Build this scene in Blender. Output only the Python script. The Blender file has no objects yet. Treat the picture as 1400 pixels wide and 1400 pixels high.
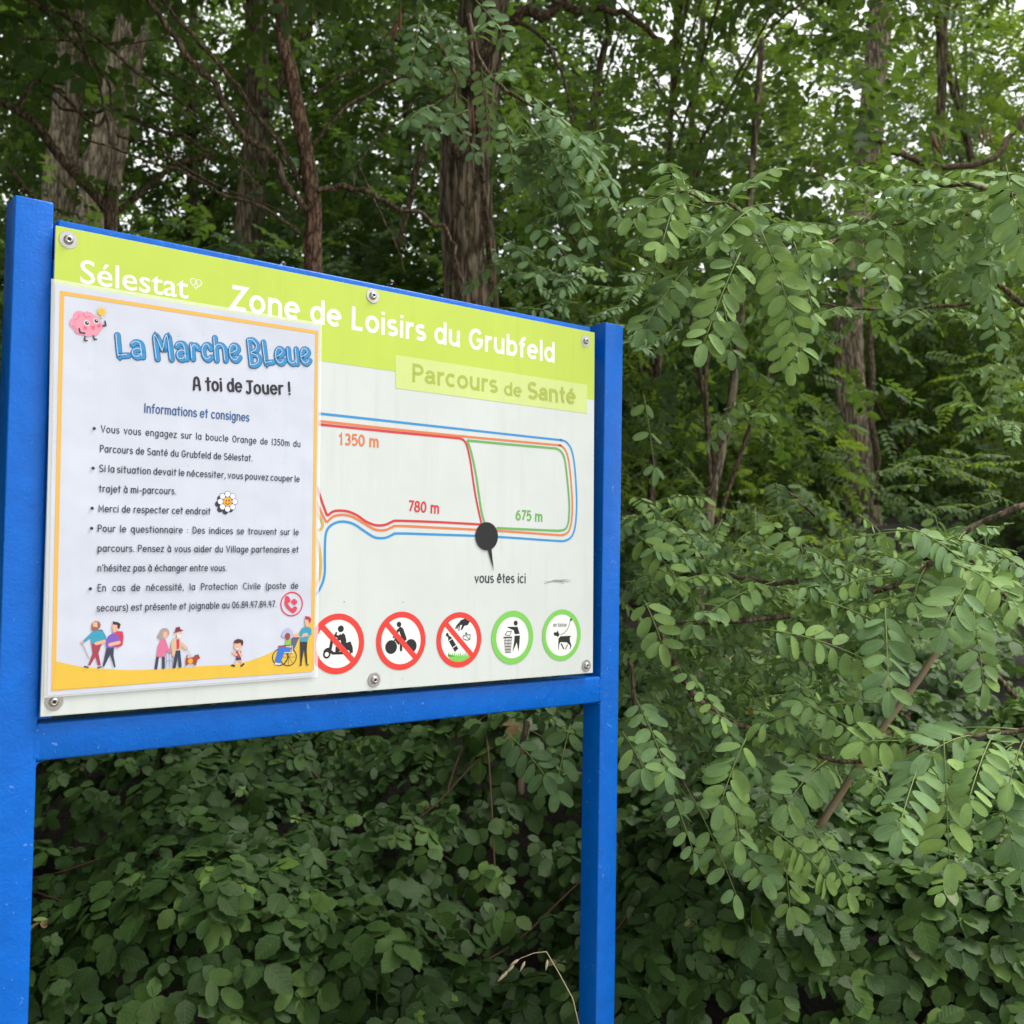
import bpy, math, random
import numpy as np
from mathutils import Vector, Matrix

random.seed(7)
rng = np.random.default_rng(11)
S = bpy.context.scene
COL = S.collection
rad = math.radians

# ------------------------------------------------------------------ camera
CAM_Z = 1.55
FPX = 1410.0                       # focal length in pixels of the 1400 px photograph
PITCH, ROLL, YAW = -0.04975, 0.00898, 0.67052
def _rot():
    B = np.array([[1, 0, 0], [0, 0, -1], [0, 1, 0]], float)
    cp, sp = math.cos(PITCH), math.sin(PITCH)
    Rx = np.array([[1, 0, 0], [0, cp, -sp], [0, sp, cp]])
    cr, sr = math.cos(ROLL), math.sin(ROLL)
    Rr = np.array([[cr, -sr, 0], [sr, cr, 0], [0, 0, 1]])
    return Rr @ Rx @ B
MCAM = _rot()                      # world -> camera (x right, y down, z forward)
cam = bpy.data.cameras.new('camera')
cam.sensor_width = 36.0
cam.lens = 36.0 * FPX / 1400.0
cam.clip_start, cam.clip_end = 0.02, 2000
cam.dof.use_dof = True
cam.dof.focus_distance = 1.28
cam.dof.aperture_fstop = 10.8
co = bpy.data.objects.new('camera', cam)
COL.objects.link(co)
mw = Matrix.Identity(4)
for i, (row, s) in enumerate(((MCAM[0], 1), (MCAM[1], -1), (MCAM[2], -1))):
    for k in range(3):
        mw[k][i] = row[k] * s
mw[2][3] = CAM_Z
co.matrix_world = mw
S.camera = co
def at(px, py, d):
    """world point seen at photo pixel (px,py), at depth d along the view axis"""
    q = np.array([(px - 700) / FPX * d, (py - 700) / FPX * d, d])
    return MCAM.T @ q + np.array([0, 0, CAM_Z])

# ------------------------------------------------------------------ light
SUN_EL, SUN_AZ = 58.0, 84.0       # azimuth clockwise from +Y (view direction)
w = bpy.data.worlds.new('World')
S.world = w
w.use_nodes = True
nt = w.node_tree
sky = nt.nodes.new('ShaderNodeTexSky')
sky.sky_type = 'NISHITA'
sky.sun_disc = False
sky.sun_elevation = rad(SUN_EL)
sky.sun_rotation = rad(SUN_AZ)
sky.air_density = 1.0
sky.dust_density = 6.0
sky.ozone_density = 1.0
hs = nt.nodes.new('ShaderNodeHueSaturation')     # overcast: the blue is veiled by cloud
hs.inputs['Saturation'].default_value = 0.10
nt.links.new(sky.outputs[0], hs.inputs['Color'])
tcw = nt.nodes.new('ShaderNodeTexCoord')
cn = nt.nodes.new('ShaderNodeTexNoise')          # the cloud deck over the clear sky
cn.inputs['Scale'].default_value = 2.2
cn.inputs['Detail'].default_value = 5.0
cr = nt.nodes.new('ShaderNodeValToRGB')
cr.color_ramp.elements[0].color = (6.4, 6.5, 6.7, 1)
cr.color_ramp.elements[1].color = (8.2, 8.2, 8.2, 1)
mxw = nt.nodes.new('ShaderNodeMixRGB')
mxw.inputs[0].default_value = .75
nt.links.new(tcw.outputs['Generated'], cn.inputs['Vector'])
nt.links.new(cn.outputs['Fac'], cr.inputs[0])
nt.links.new(hs.outputs[0], mxw.inputs[1])
nt.links.new(cr.outputs[0], mxw.inputs[2])
nt.links.new(mxw.outputs[0], nt.nodes['Background'].inputs[0])
nt.nodes['Background'].inputs[1].default_value = 0.15
sun = bpy.data.lights.new('sun', 'SUN')
sun.energy = 2.2
sun.angle = rad(24)
sun.color = (1.0, 0.95, 0.88)
so = bpy.data.objects.new('sun', sun)
COL.objects.link(so)
az, el = rad(SUN_AZ), rad(SUN_EL)
sd = Vector((math.sin(az) * math.cos(el), math.cos(az) * math.cos(el), math.sin(el)))
so.rotation_euler = sd.to_track_quat('Z', 'Y').to_euler()
S.view_settings.view_transform = 'Standard'
S.view_settings.look = 'None'
S.view_settings.gamma = 1.0
S.view_settings.use_curve_mapping = False
S.view_settings.exposure = 0.83
S.render.engine = 'CYCLES'
cy = S.cycles
cy.max_bounces = 7
cy.diffuse_bounces = 4
cy.glossy_bounces = 3
cy.transmission_bounces = 4
cy.transparent_max_bounces = 8
cy.use_denoising = True
cy.caustics_reflective = False
cy.caustics_refractive = False

# ------------------------------------------------------------------ helpers
def lin(c):
    c = c / 255.0
    return c / 12.92 if c <= 0.04045 else ((c + 0.055) / 1.055) ** 2.4
def alb(r, g, b):
    """base colour of print seen at (r,g,b) on a board whose white is seen at 232"""
    k = 0.6 / lin(232)
    return tuple(min(0.9, lin(v) * k) for v in (r, g, b))
MATS = {}
def flat(name, rgb, rough=0.4, spec=0.4):
    if name in MATS: return MATS[name]
    m = bpy.data.materials.new(name)
    m.use_nodes = True
    b = m.node_tree.nodes['Principled BSDF']
    b.inputs['Base Color'].default_value = (*rgb, 1)
    b.inputs['Roughness'].default_value = rough
    b.inputs['Specular IOR Level'].default_value = spec
    MATS[name] = m
    return m
def nodes(name):
    m = bpy.data.materials.new(name)
    m.use_nodes = True
    t = m.node_tree
    MATS[name] = m
    return m, t, t.nodes['Principled BSDF'], t.nodes['Material Output']
def N(t, kind, **kw):
    n = t.nodes.new(kind)
    for k, v in kw.items():
        if k.startswith('i_'):
            n.inputs[k[2:]].default_value = v
        else:
            setattr(n, k, v)
    return n
def ramp(t, fac, stops):
    r = t.nodes.new('ShaderNodeValToRGB')
    cr = r.color_ramp
    while len(cr.elements) < len(stops): cr.elements.new(0.5)
    for e, (p, c) in zip(cr.elements, stops):
        e.position = p
        e.color = (*c, 1) if len(c) == 3 else c
    t.links.new(fac, r.inputs[0])
    return r
def math_n(t, op, a, b=None, c=None):
    n = t.nodes.new('ShaderNodeMath')
    n.operation = op
    for i, v in enumerate((a, b, c)):
        if v is None: continue
        if isinstance(v, (int, float)): n.inputs[i].default_value = v
        else: t.links.new(v, n.inputs[i])
    return n.outputs[0]

def tag(o, label=None, cat=None, group=None, kind=None):
    for k, v in (('label', label), ('category', cat), ('group', group), ('kind', kind)):
        if v: o[k] = v
    return o
def empty(name, loc=(0, 0, 0), rz=0.0):
    o = bpy.data.objects.new(name, None)
    o.empty_display_size = 0.1
    o.location = loc
    o.rotation_euler = (0, 0, rz)
    COL.objects.link(o)
    return o
def link(name, me, parent=None, mats=()):
    o = bpy.data.objects.new(name, me)
    COL.objects.link(o)
    for m in mats: me.materials.append(m)
    if parent is not None: o.parent = parent
    return o
def mesh_np(name, V, loops, totals, mi=None, smooth=True, lv=None):
    me = bpy.data.meshes.new(name)
    V = np.asarray(V, np.float32)
    loops = np.asarray(loops, np.int32)
    totals = np.asarray(totals, np.int32)
    me.vertices.add(len(V))
    me.vertices.foreach_set('co', V.ravel())
    me.loops.add(len(loops))
    me.loops.foreach_set('vertex_index', loops)
    me.polygons.add(len(totals))
    st = np.zeros(len(totals), np.int32)
    st[1:] = np.cumsum(totals)[:-1]
    me.polygons.foreach_set('loop_start', st)
    me.polygons.foreach_set('loop_total', totals)
    if mi is not None: me.polygons.foreach_set('material_index', np.asarray(mi, np.int32))
    me.polygons.foreach_set('use_smooth', np.full(len(totals), smooth))
    if lv is not None:
        a = me.attributes.new('lv', 'FLOAT_VECTOR', 'POINT')
        a.data.foreach_set('vector', np.asarray(lv, np.float32).ravel())
    me.update(calc_edges=True)
    me.validate()
    return me
class MB:
    """collects polygons (with a material slot) and builds ONE mesh object"""
    def __init__(s): s.v, s.f, s.m, s.mats = [], [], [], []
    def slot(s, m):
        if m not in s.mats: s.mats.append(m)
        return s.mats.index(m)
    def add(s, V, F, m):
        o = len(s.v); k = s.slot(m)
        s.v += [tuple(p) for p in V]
        for f in F:
            s.f.append([i + o for i in f]); s.m.append(k)
    def build(s, name, parent=None, smooth=False):
        loops = [i for f in s.f for i in f]
        me = mesh_np(name, s.v, loops, [len(f) for f in s.f], s.m, smooth)
        return link(name, me, parent, s.mats)
def box_bm(mb, lo, hi, m, bev=0.0, seg=2, shear=None):
    import bmesh
    bm = bmesh.new()
    bmesh.ops.create_cube(bm, size=1)
    for v in bm.verts:
        for k in range(3):
            v.co[k] = lo[k] + (v.co[k] + .5) * (hi[k] - lo[k])
    if bev:
        bmesh.ops.bevel(bm, geom=bm.edges[:], offset=bev, segments=seg, affect='EDGES', profile=0.5)
    if shear:
        for v in bm.verts: v.co.x += shear(v.co.z)
    bm.verts.index_update()
    mb.add([v.co[:] for v in bm.verts], [[v.index for v in f.verts] for f in bm.faces], m)
    bm.free()
def tube(P, R, sides=8, jit=0.0):
    P = np.asarray(P, float)
    n = len(P)
    R = np.broadcast_to(np.asarray(R, float), (n,)) if np.ndim(R) else np.full(n, float(R))
    T = np.gradient(P, axis=0)
    T /= np.linalg.norm(T, axis=1)[:, None] + 1e-12
    a = np.array([1., 0, 0]) if abs(T[0][0]) < .8 else np.array([0, 1., 0])
    V = []
    u = np.cross(T[0], a); u /= np.linalg.norm(u)
    ang = np.linspace(0, 2 * math.pi, sides, endpoint=False)
    for i in range(n):
        u = u - T[i] * (u @ T[i]); u /= np.linalg.norm(u) + 1e-12
        v = np.cross(T[i], u)
        r = R[i] * (1 + jit * rng.standard_normal(sides)) if jit else R[i] * np.ones(sides)
        V.append(P[i] + np.cos(ang)[:, None] * r[:, None] * u + np.sin(ang)[:, None] * r[:, None] * v)
    V = np.concatenate(V)
    F = []
    for i in range(n - 1):
        for k in range(sides):
            k2 = (k + 1) % sides
            F.append([i * sides + k, i * sides + k2, (i + 1) * sides + k2, (i + 1) * sides + k])
    F.append(list(range(sides))[::-1])
    F.append([(n - 1) * sides + k for k in range(sides)])
    return V, F
def spline(P, n=8):
    """Catmull-Rom through the points"""
    P = np.asarray(P, float)
    if len(P) < 3:
        return np.array([P[0] + (P[-1] - P[0]) * t for t in np.linspace(0, 1, n + 1)])
    Q = np.vstack([2 * P[0] - P[1], P, 2 * P[-1] - P[-2]])
    out = []
    for i in range(1, len(Q) - 2):
        for t in np.linspace(0, 1, n, endpoint=False):
            a, b, c, d = Q[i - 1], Q[i], Q[i + 1], Q[i + 2]
            out.append(.5 * (2 * b + (c - a) * t + (2 * a - 5 * b + 4 * c - d) * t * t + (-a + 3 * b - 3 * c + d) * t ** 3))
    out.append(P[-1])
    return np.array(out)

# ------------------------------------------------------------------ materials of the sign
def paint_blue():
    m, t, b, o = nodes('blue_paint')
    tc = N(t, 'ShaderNodeTexCoord')
    n1 = N(t, 'ShaderNodeTexNoise', i_Scale=260.0, i_Detail=3.0, i_Roughness=.55)
    n2 = N(t, 'ShaderNodeTexNoise', i_Scale=38.0, i_Detail=4.0, i_Roughness=.6)
    n3 = N(t, 'ShaderNodeTexNoise', i_Scale=70.0, i_Detail=3.0, i_Distortion=2.5)
    for n in (n1, n2, n3): t.links.new(tc.outputs['Object'], n.inputs['Vector'])
    c = ramp(t, n2.outputs['Fac'], [(.3, (.0, .095, .44)), (.7, (.0, .112, .51))])
    ch = ramp(t, n3.outputs['Fac'], [(.685, (0, 0, 0)), (.715, (1, 1, 1))])
    mx = N(t, 'ShaderNodeMixRGB')
    t.links.new(math_n(t, 'MULTIPLY', ch.outputs[0], .6), mx.inputs[0])
    t.links.new(c.outputs[0], mx.inputs[1])
    mx.inputs[2].default_value = (.10, .26, .66, 1)
    t.links.new(mx.outputs[0], b.inputs['Base Color'])
    b.inputs['Roughness'].default_value = .30
    b.inputs['Specular IOR Level'].default_value = .22
    s = math_n(t, 'ADD', math_n(t, 'MULTIPLY', n1.outputs['Fac'], .35), n2.outputs['Fac'])
    s = math_n(t, 'ADD', s, math_n(t, 'MULTIPLY', ch.outputs[0], .5))
    bp = N(t, 'ShaderNodeBump', i_Strength=.6, i_Distance=.0022)
    t.links.new(s, bp.inputs['Height'])
    t.links.new(bp.outputs[0], b.inputs['Normal'])
    return m
M_BLUE = paint_blue()
def weathered(name, rgb, rough, bump=.0):
    """print surface with faint grime flecks"""
    m, t, b, o = nodes(name)
    tc = N(t, 'ShaderNodeTexCoord')
    n1 = N(t, 'ShaderNodeTexNoise', i_Scale=9.0, i_Detail=6.0, i_Roughness=.65)
    n2 = N(t, 'ShaderNodeTexNoise', i_Scale=130.0, i_Detail=2.0)
    for n in (n1, n2): t.links.new(tc.outputs['Object'], n.inputs['Vector'])
    d = tuple(c * .955 for c in rgb)
    c = ramp(t, n1.outputs['Fac'], [(.38, d), (.58, rgb)])
    sp = ramp(t, n2.outputs['Fac'], [(.70, (1, 1, 1)), (.80, (.80, .80, .77))])
    mx = N(t, 'ShaderNodeMixRGB', blend_type='MULTIPLY')
    mx.inputs[0].default_value = .6
    t.links.new(c.outputs[0], mx.inputs[1]); t.links.new(sp.outputs[0], mx.inputs[2])
    mp = N(t, 'ShaderNodeMapping'); mp.inputs['Scale'].default_value = (70, 70, 5)        # drip marks
    t.links.new(tc.outputs['Object'], mp.inputs[0])
    n4 = N(t, 'ShaderNodeTexNoise', i_Scale=1.0, i_Detail=3.0); t.links.new(mp.outputs[0], n4.inputs['Vector'])
    m4 = N(t, 'ShaderNodeMixRGB', blend_type='MULTIPLY'); m4.inputs[0].default_value = .26 if not bump else .12
    t.links.new(mx.outputs[0], m4.inputs[1])
    t.links.new(ramp(t, math_n(t, 'MULTIPLY', n4.outputs['Fac'], math_n(t, 'ADD', n1.outputs['Fac'], .5)), [(.54, (1, 1, 1)), (.72, (.80, .81, .76))]).outputs[0], m4.inputs[2])
    t.links.new(m4.outputs[0], b.inputs['Base Color'])
    b.inputs['Roughness'].default_value = rough
    b.inputs['Specular IOR Level'].default_value = .35
    if bump:
        n3 = N(t, 'ShaderNodeTexNoise', i_Scale=11.0, i_Detail=2.0)
        t.links.new(tc.outputs['Object'], n3.inputs['Vector'])
        bp = N(t, 'ShaderNodeBump', i_Strength=bump, i_Distance=.004)
        t.links.new(n3.outputs['Fac'], bp.inputs['Height'])
        t.links.new(bp.outputs[0], b.inputs['Normal'])
    return m
M_WHITE = weathered('board_white', (.545, .59, .582), .34)
M_LIME = weathered('lime_print', alb(202, 226, 88), .34)
M_PAPER = weathered('laminated_paper', (.515, .55, .645), .24, .9)
M_STEEL = flat('stainless_steel', (.42, .41, .40), .40)
MATS['stainless_steel'].node_tree.nodes['Principled BSDF'].inputs['Metallic'].default_value = 1
M_DARKHOLE = flat('dark_recess', (.02, .02, .02), .6)
M_LAM = None
def lam():
    m, t, b, o = nodes('clear_laminate_film')
    tr = N(t, 'ShaderNodeBsdfTransparent')
    mx = N(t, 'ShaderNodeMixShader')
    mx.inputs[0].default_value = .45
    b.inputs['Base Color'].default_value = (.80, .83, .82, 1)
    b.inputs['Roughness'].default_value = .25
    t.links.new(tr.outputs[0], mx.inputs[1]); t.links.new(b.outputs[0], mx.inputs[2])
    t.links.new(mx.outputs[0], o.inputs['Surface'])
    return m
M_LAM = lam()
def ink(r, g, b): return flat('print_%02x%02x%02x' % (r, g, b), alb(r, g, b), .38, .3)

# ------------------------------------------------------------------ sign plane <-> photo
SC = np.array([-0.28039, -1.11493, 0.15888])       # camera in sign coordinates
PW, PH = 0.7577, 0.5028                            # printed board, metres
cY, sY = math.cos(YAW), math.sin(YAW)
RZ = np.array([[cY, -sY, 0], [sY, cY, 0], [0, 0, 1]])
MS = MCAM @ RZ
def SP(px, py, y=0.0):
    """photo pixel -> (x,z) on the board (plane y of the sign)"""
    d = MS.T @ np.array([(px - 700) / FPX, (py - 700) / FPX, 1.0])
    k = (y - SC[1]) / d[1]
    p = SC + d * k
    return np.array([p[0], p[2]])
ORG = RZ @ (-SC) + np.array([0, 0, CAM_Z])         # board's lower left corner in the world
BASE = np.array([0.379, 0.0, -ORG[2]])             # foot of the sign, in sign coordinates
base_w = RZ @ (BASE - SC) + np.array([0, 0, CAM_Z])

class Print:
    """flat print: layers of ink on the board (or on the poster), in board metres"""
    def __init__(s, y0): s.mb = MB(); s.y = y0
    def poly(s, pts, m):
        s.y -= .00002
        s.mb.add([(p[0] - BASE[0], s.y, p[1] - BASE[2]) for p in pts], [list(range(len(pts)))], m)
    def mesh2(s, V, F, m):
        s.y -= .00002
        s.mb.add([(p[0] - BASE[0], s.y, p[1] - BASE[2]) for p in V], F, m)
    def build(s, name, parent): return s.mb.build(name, parent)
def ribbon(P, wd, cap='round', closed=False):
    """flat stroke of width wd along the polyline"""
    P = [np.array(p, float) for p in P]
    Q = [P[0]]
    for p in P[1:]:
        if np.linalg.norm(p - Q[-1]) > 1e-7: Q.append(p)
    P = Q
    n = len(P)
    h = wd / 2
    V, F = [], []
    if n == 1:
        return [P[0] + h * np.array([math.cos(a), math.sin(a)]) for a in np.linspace(0, 2 * math.pi, 12, endpoint=False)], [list(range(12))]
    for i in range(n):
        if closed:
            a, b = P[i] - P[i - 1], P[(i + 1) % n] - P[i]
            if np.linalg.norm(a) < 1e-9: a = P[i] - P[i - 2]
            if np.linalg.norm(b) < 1e-9: b = P[(i + 2) % n] - P[i]
        else:
            a = P[i] - P[i - 1] if i else P[1] - P[0]
            b = P[i + 1] - P[i] if i < n - 1 else P[-1] - P[-2]
        a = a / np.linalg.norm(a); b = b / np.linalg.norm(b)
        t = a + b
        if np.linalg.norm(t) < .3: t = a
        t = t / np.linalg.norm(t)
        nn = np.array([-t[1], t[0]])
        k = 1 / max(.45, abs(np.array([-a[1], a[0]]) @ nn))
        V += [P[i] + nn * h * k, P[i] - nn * h * k]
    m = n if closed else n - 1
    for i in range(m):
        j = (i + 1) % n
        F.append([2 * i, 2 * i + 1, 2 * j + 1, 2 * j])
    if cap == 'round' and not closed:
        for end in (0, n - 1):
            d = (P[0] - P[1]) if end == 0 else (P[-1] - P[-2])
            a0 = math.atan2(d[1], d[0])
            o = len(V)
            V += [P[end] + h * np.array([math.cos(a0 + a), math.sin(a0 + a)]) for a in np.linspace(-math.pi / 2, math.pi / 2, 7)]
            F.append(list(range(o, o + 7)))
    return V, F
def disc(c, rx, rz=None, n=40):
    rz = rz or rx
    return [(c[0] + rx * math.cos(a), c[1] + rz * math.sin(a)) for a in np.linspace(0, 2 * math.pi, n, endpoint=False)]

# ------------------------------------------------------------------ a stroke alphabet
def A(cx, cy, rx, ry, a0, a1, n=None):
    n = n or max(4, int(abs(a1 - a0) / 15))
    return [(cx + rx * math.cos(rad(a)), cy + ry * math.sin(rad(a))) for a in np.linspace(a0, a1, n + 1)]
C = 1.42
G = {}
O_ = [A(.46, .5, .37, .5, 90, 450)]
E_ = [[(.14, .52), (.80, .52)], A(.46, .5, .38, .5, -4, 315)]
A_ = [A(.44, .5, .35, .5, 0, 360), [(.8, 1), (.8, 0)]]
A2 = [[(.13, .74)] + A(.42, .68, .29, .32, 165, 0) + [(.71, .2)] + A(.86, .2, .15, .2, 180, 270, 4), [(.71, .56), (.42, .53)] + A(.37, .275, .29, .265, 80, 280) + [(.6, .1), (.71, .25)]]
G['o'] = (.92, O_); G['e'] = (.92, E_); G['a'] = (.92, A_)
G['c'] = (.84, [A(.46, .5, .37, .5, 48, 312)])
G['d'] = (.92, [A_[0], [(.8, 1.45), (.8, 0)]])
G['b'] = (.92, [A(.48, .5, .35, .5, 180, 540), [(.13, 1.45), (.13, 0)]])
G['q'] = (.94, [A_[0], [(.8, 1), (.8, -.45), (.92, -.36)]])
G['p'] = (.92, [A(.48, .5, .35, .5, 180, 540), [(.13, 1), (.13, -.48)]])
G['g'] = (.92, [A_[0], [(.8, 1), (.8, -.12)] + A(.45, -.12, .35, .34, 0, -150)])
G['n'] = (.9, [[(.13, 1), (.13, 0)], [(.13, .55)] + A(.45, .62, .32, .38, 175, 0) + [(.77, 0)]])
G['h'] = (.9, [[(.13, 1.45), (.13, 0)], [(.13, .55)] + A(.45, .62, .32, .38, 175, 0) + [(.77, 0)]])
G['m'] = (1.36, [[(.13, 1), (.13, 0)], [(.13, .6)] + A(.41, .66, .28, .34, 175, 0) + [(.69, 0)], [(.69, .6)] + A(.96, .66, .27, .34, 175, 0) + [(1.23, 0)]])
G['r'] = (.6, [[(.13, 1), (.13, 0)], [(.13, .5)] + A(.46, .58, .33, .42, 172, 68)])
G['u'] = (.9, [[(.13, 1)] + A(.45, .38, .32, .38, 180, 355), [(.77, 1), (.77, 0)]])
G['i'] = (.28, [[(.14, 1), (.14, 0)], [(.14, 1.33), (.14, 1.37)]])
G['l'] = (.28, [[(.14, 1.45), (.14, 0)]])
G['j'] = (.36, [[(.22, 1), (.22, -.2)] + A(.02, -.2, .2, .26, 0, -100), [(.22, 1.33), (.22, 1.37)]])
G['t'] = (.62, [[(.31, 1.4), (.31, 0)], [(.04, 1), (.58, 1)]])
T2 = [[(.27, 1.33), (.27, .25)] + A(.47, .25, .2, .25, 180, 275, 4), [(.02, .95), (.54, .95)]]
G['f'] = (.58, [[(.25, 0), (.25, 1.1)] + A(.5, 1.15, .25, .3, 180, 75), [(.02, .95), (.52, .95)]])
G['s'] = (.72, [A(.37, .745, .265, .255, 35, 262) + A(.36, .255, .3, .255, 82, -145)])
G['v'] = (.8, [[(.06, 1), (.4, 0), (.74, 1)]])
G['z'] = (.76, [[(.08, 1), (.68, 1), (.06, 0), (.72, 0)]])
G['x'] = (.76, [[(.06, 1), (.7, 0)], [(.7, 1), (.06, 0)]])
AC = [[(.4, 1.17), (.6, 1.42)]]
G['é'] = (.92, E_ + AC); G['è'] = (.92, E_ + [[(.3, 1.42), (.5, 1.17)]])
G['à'] = (.92, A_ + [[(.3, 1.42), (.5, 1.17)]])
G['ê'] = (.92, E_ + [[(.24, 1.16), (.46, 1.4), (.68, 1.16)]])
G['V'] = (1.0, [[(.06, C), (.5, 0), (.94, C)]])
G['P'] = (.92, [[(.14, 0), (.14, C), (.45, C)] + A(.47, 1.04, .37, .38, 85, -85) + [(.2, .66)]])
G['S'] = (.96, [A(.48, 1.06, .36, .36, 38, 262) + A(.47, .35, .4, .355, 82, -148)])
G['M'] = (1.28, [[(.14, 0), (.14, C), (.64, .4), (1.14, C), (1.14, 0)]])
G['D'] = (1.05, [[(.14, 0), (.14, C), (.38, C)] + A(.4, .71, .54, .71, 85, -85) + [(.14, 0)]])
G['E'] = (.85, [[(.76, C), (.14, C), (.14, 0), (.76, 0)], [(.14, .73), (.66, .73)]])
G['C'] = (1.08, [A(.6, .71, .47, .71, 48, 312)])
G['O'] = (1.1, [A(.55, .71, .45, .71, 90, 450)])
G['G'] = (1.14, [A(.58, .71, .46, .71, 40, 350) + [(1.03, .66), (.62, .66)]])
G['B'] = (.98, [[(.14, .74), (.14, C), (.45, C)] + A(.46, 1.08, .33, .34, 85, -85) + [(.14, .74)] + A(.48, .37, .38, .37, 88, -88) + [(.14, 0), (.14, .74)]])
G['L'] = (.82, [[(.14, C), (.14, 0), (.76, 0)]])
G['Z'] = (.98, [[(.1, C), (.88, C), (.08, 0), (.92, 0)]])
G['A'] = (1.0, [[(.08, 0), (.2, .8)] + A(.5, .9, .3, .52, 170, 10) + [(.8, .8), (.92, 0)], [(.16, .5), (.84, .5)]])
G['J'] = (.8, [[(.5, C), (.5, .35)] + A(.25, .35, .25, .36, 0, -150), [(.16, C), (.82, C)]])
G['I'] = (.3, [[(.15, C), (.15, 0)]])
G['0'] = (.86, [A(.43, .71, .34, .71, 90, 450)])
G['1'] = (.36, [[(.18, C), (.18, 0)]])
ONE = (.78, [[(.14, 1.08), (.3, 1.14), (.44, C), (.44, 0)]])
G['3'] = (.8, [A(.38, 1.07, .29, .35, 150, -80) + A(.37, .37, .33, .36, 82, -150)])
G['4'] = (.86, [[(.2, C), (.1, .55), (.78, .55)], [(.6, C), (.6, 0)]])
G['5'] = (.82, [[(.72, C), (.2, C), (.13, .78)] + A(.38, .46, .36, .46, 125, -140)])
G['6'] = (.84, [[(.68, 1.38)] + A(.62, .46, .53, .9, 100, 170), A(.43, .43, .34, .43, 180, 540)])
G['7'] = (.78, [[(.06, C), (.72, C), (.26, 0)]])
G['8'] = (.84, [A(.42, 1.08, .28, .34, 0, 360), A(.42, .37, .34, .37, 0, 360)])
G['.'] = (.26, [[(.13, .0), (.13, .06)]])
G[','] = (.28, [[(.16, .06), (.08, -.22)]])
G["'"] = (.24, [[(.12, C), (.12, 1.12)]])
G['-'] = (.6, [[(.08, .5), (.52, .5)]])
G[':'] = (.26, [[(.13, .12), (.13, .16)], [(.13, .8), (.13, .84)]])
G['('] = (.42, [A(.62, .5, .5, 1.0, 118, 242)])
G[')'] = (.42, [A(-.2, .5, .5, 1.0, 62, -62)])
G['!'] = (.3, [[(.15, C), (.15, .35)], [(.15, .0), (.15, .05)]])
BOLD = dict(G); BOLD['a'] = (.86, A2); BOLD['t'] = (.56, T2); BOLD['1'] = ONE
BOLD['r'] = (.58, G['r'][1])
def text(pr, s, p0, p1, xh, wd, m, font=G, cap='round', track=.12, sx=None, sy=1.0, dx=0, dy=0):
    """letters along the board from p0 to p1 (board metres, baseline); xh = x-height; with sx the
    spaces between words take up the rest (justified lines), else the letters stretch to fit"""
    p0, p1 = np.array(p0), np.array(p1)
    L = np.linalg.norm(p1 - p0)
    u = (p1 - p0) / L; v = np.array([-u[1], u[0]])
    ex = 0.0
    if cap == 'flat':                    # ends of stems reach the baseline as the bowls do
        xh -= wd / 1.42; dy += wd / 2; ex = wd / 2 / xh / sy
    wid = [0 if ch == ' ' else font[ch][0] + track for ch in s]
    ns = s.count(' ')
    if sx is None:
        tot = sum(wid) + ns * .55 - track
        kx = L / tot; sp = .55 * kx
    else:
        kx = sx * xh
        sp = (L - (sum(wid) - track) * kx) / max(1, ns)
    x = 0.0
    y0 = pr.y
    for ch, wch in zip(s, wid):
        if ch == ' ':
            x += sp; continue
        for si, st in enumerate(font[ch][1]):
            pr.y = y0 - .00002 * (si % 5)
            if cap == 'flat' and len(st) == 2 and abs(st[0][1] - st[1][1]) < .08 and st[0][0] == st[1][0]:
                e = wd / xh / sy / 2.6; ym = C + ex - e if st[0][1] > 1 else (st[0][1] + st[1][1]) / 2
                st = [(st[0][0], ym - e), (st[0][0], ym + e)]
            elif cap == 'flat':
                st = list(st)
                for a_, b_ in ((0, 1), (-1, -2)):
                    if abs(st[a_][0] - st[b_][0]) < .15 * abs(st[a_][1] - st[b_][1]) and abs(st[a_][1] - st[b_][1]) > .2:
                        st[a_] = (st[a_][0], st[a_][1] + math.copysign(ex, st[a_][1] - st[b_][1]))
            P = [p0 + u * (x + q[0] * kx + dx) + v * (q[1] * xh * sy + dy) for q in st]
            Vv, F = ribbon(P, wd, cap)
            pr.mesh2(Vv, F, m)
        x += wch * kx
    pr.y = y0 - .00012

# ------------------------------------------------------------------ the information board
board = empty('information_board', tuple(base_w), YAW)
tag(board, 'blue steel framed trail board with a lime green and white printed panel', 'sign')
bx, bz = BASE[0], BASE[2]
POST, FR = .0375, .0076
def post(x0, top, lean):
    mb = MB()
    box_bm(mb, (x0 - bx, FR, -.15), (x0 + POST - bx, FR + .0383, top - bz), M_BLUE, .0018, 3,
           (lambda z: -lean * (top - bz - z)))
    return mb.build('post', board, True)
post(-.0378, .5287, 0)
post(.7873, .5247, .0125)
mb = MB()
box_bm(mb, (-.0012 - bx, FR + .0001, -.0455 - bz), (.7808 - bx, FR + .036, -.0075 - bz), M_BLUE, .0025, 3)
mb.build('bottom_rail', board, True)
mb = MB()
import bmesh
box_bm(mb, (.0045 - bx, .0086, .472 - bz), (.7577 - bx, .040, .5125 - bz), M_BLUE, .002, 2)
box_bm(mb, (-.003 - bx, .0318, .476 - bz), (.7872 - bx, .0358, .506 - bz), M_BLUE, .001, 1)
mb.build('top_rail', board, True)
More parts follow.
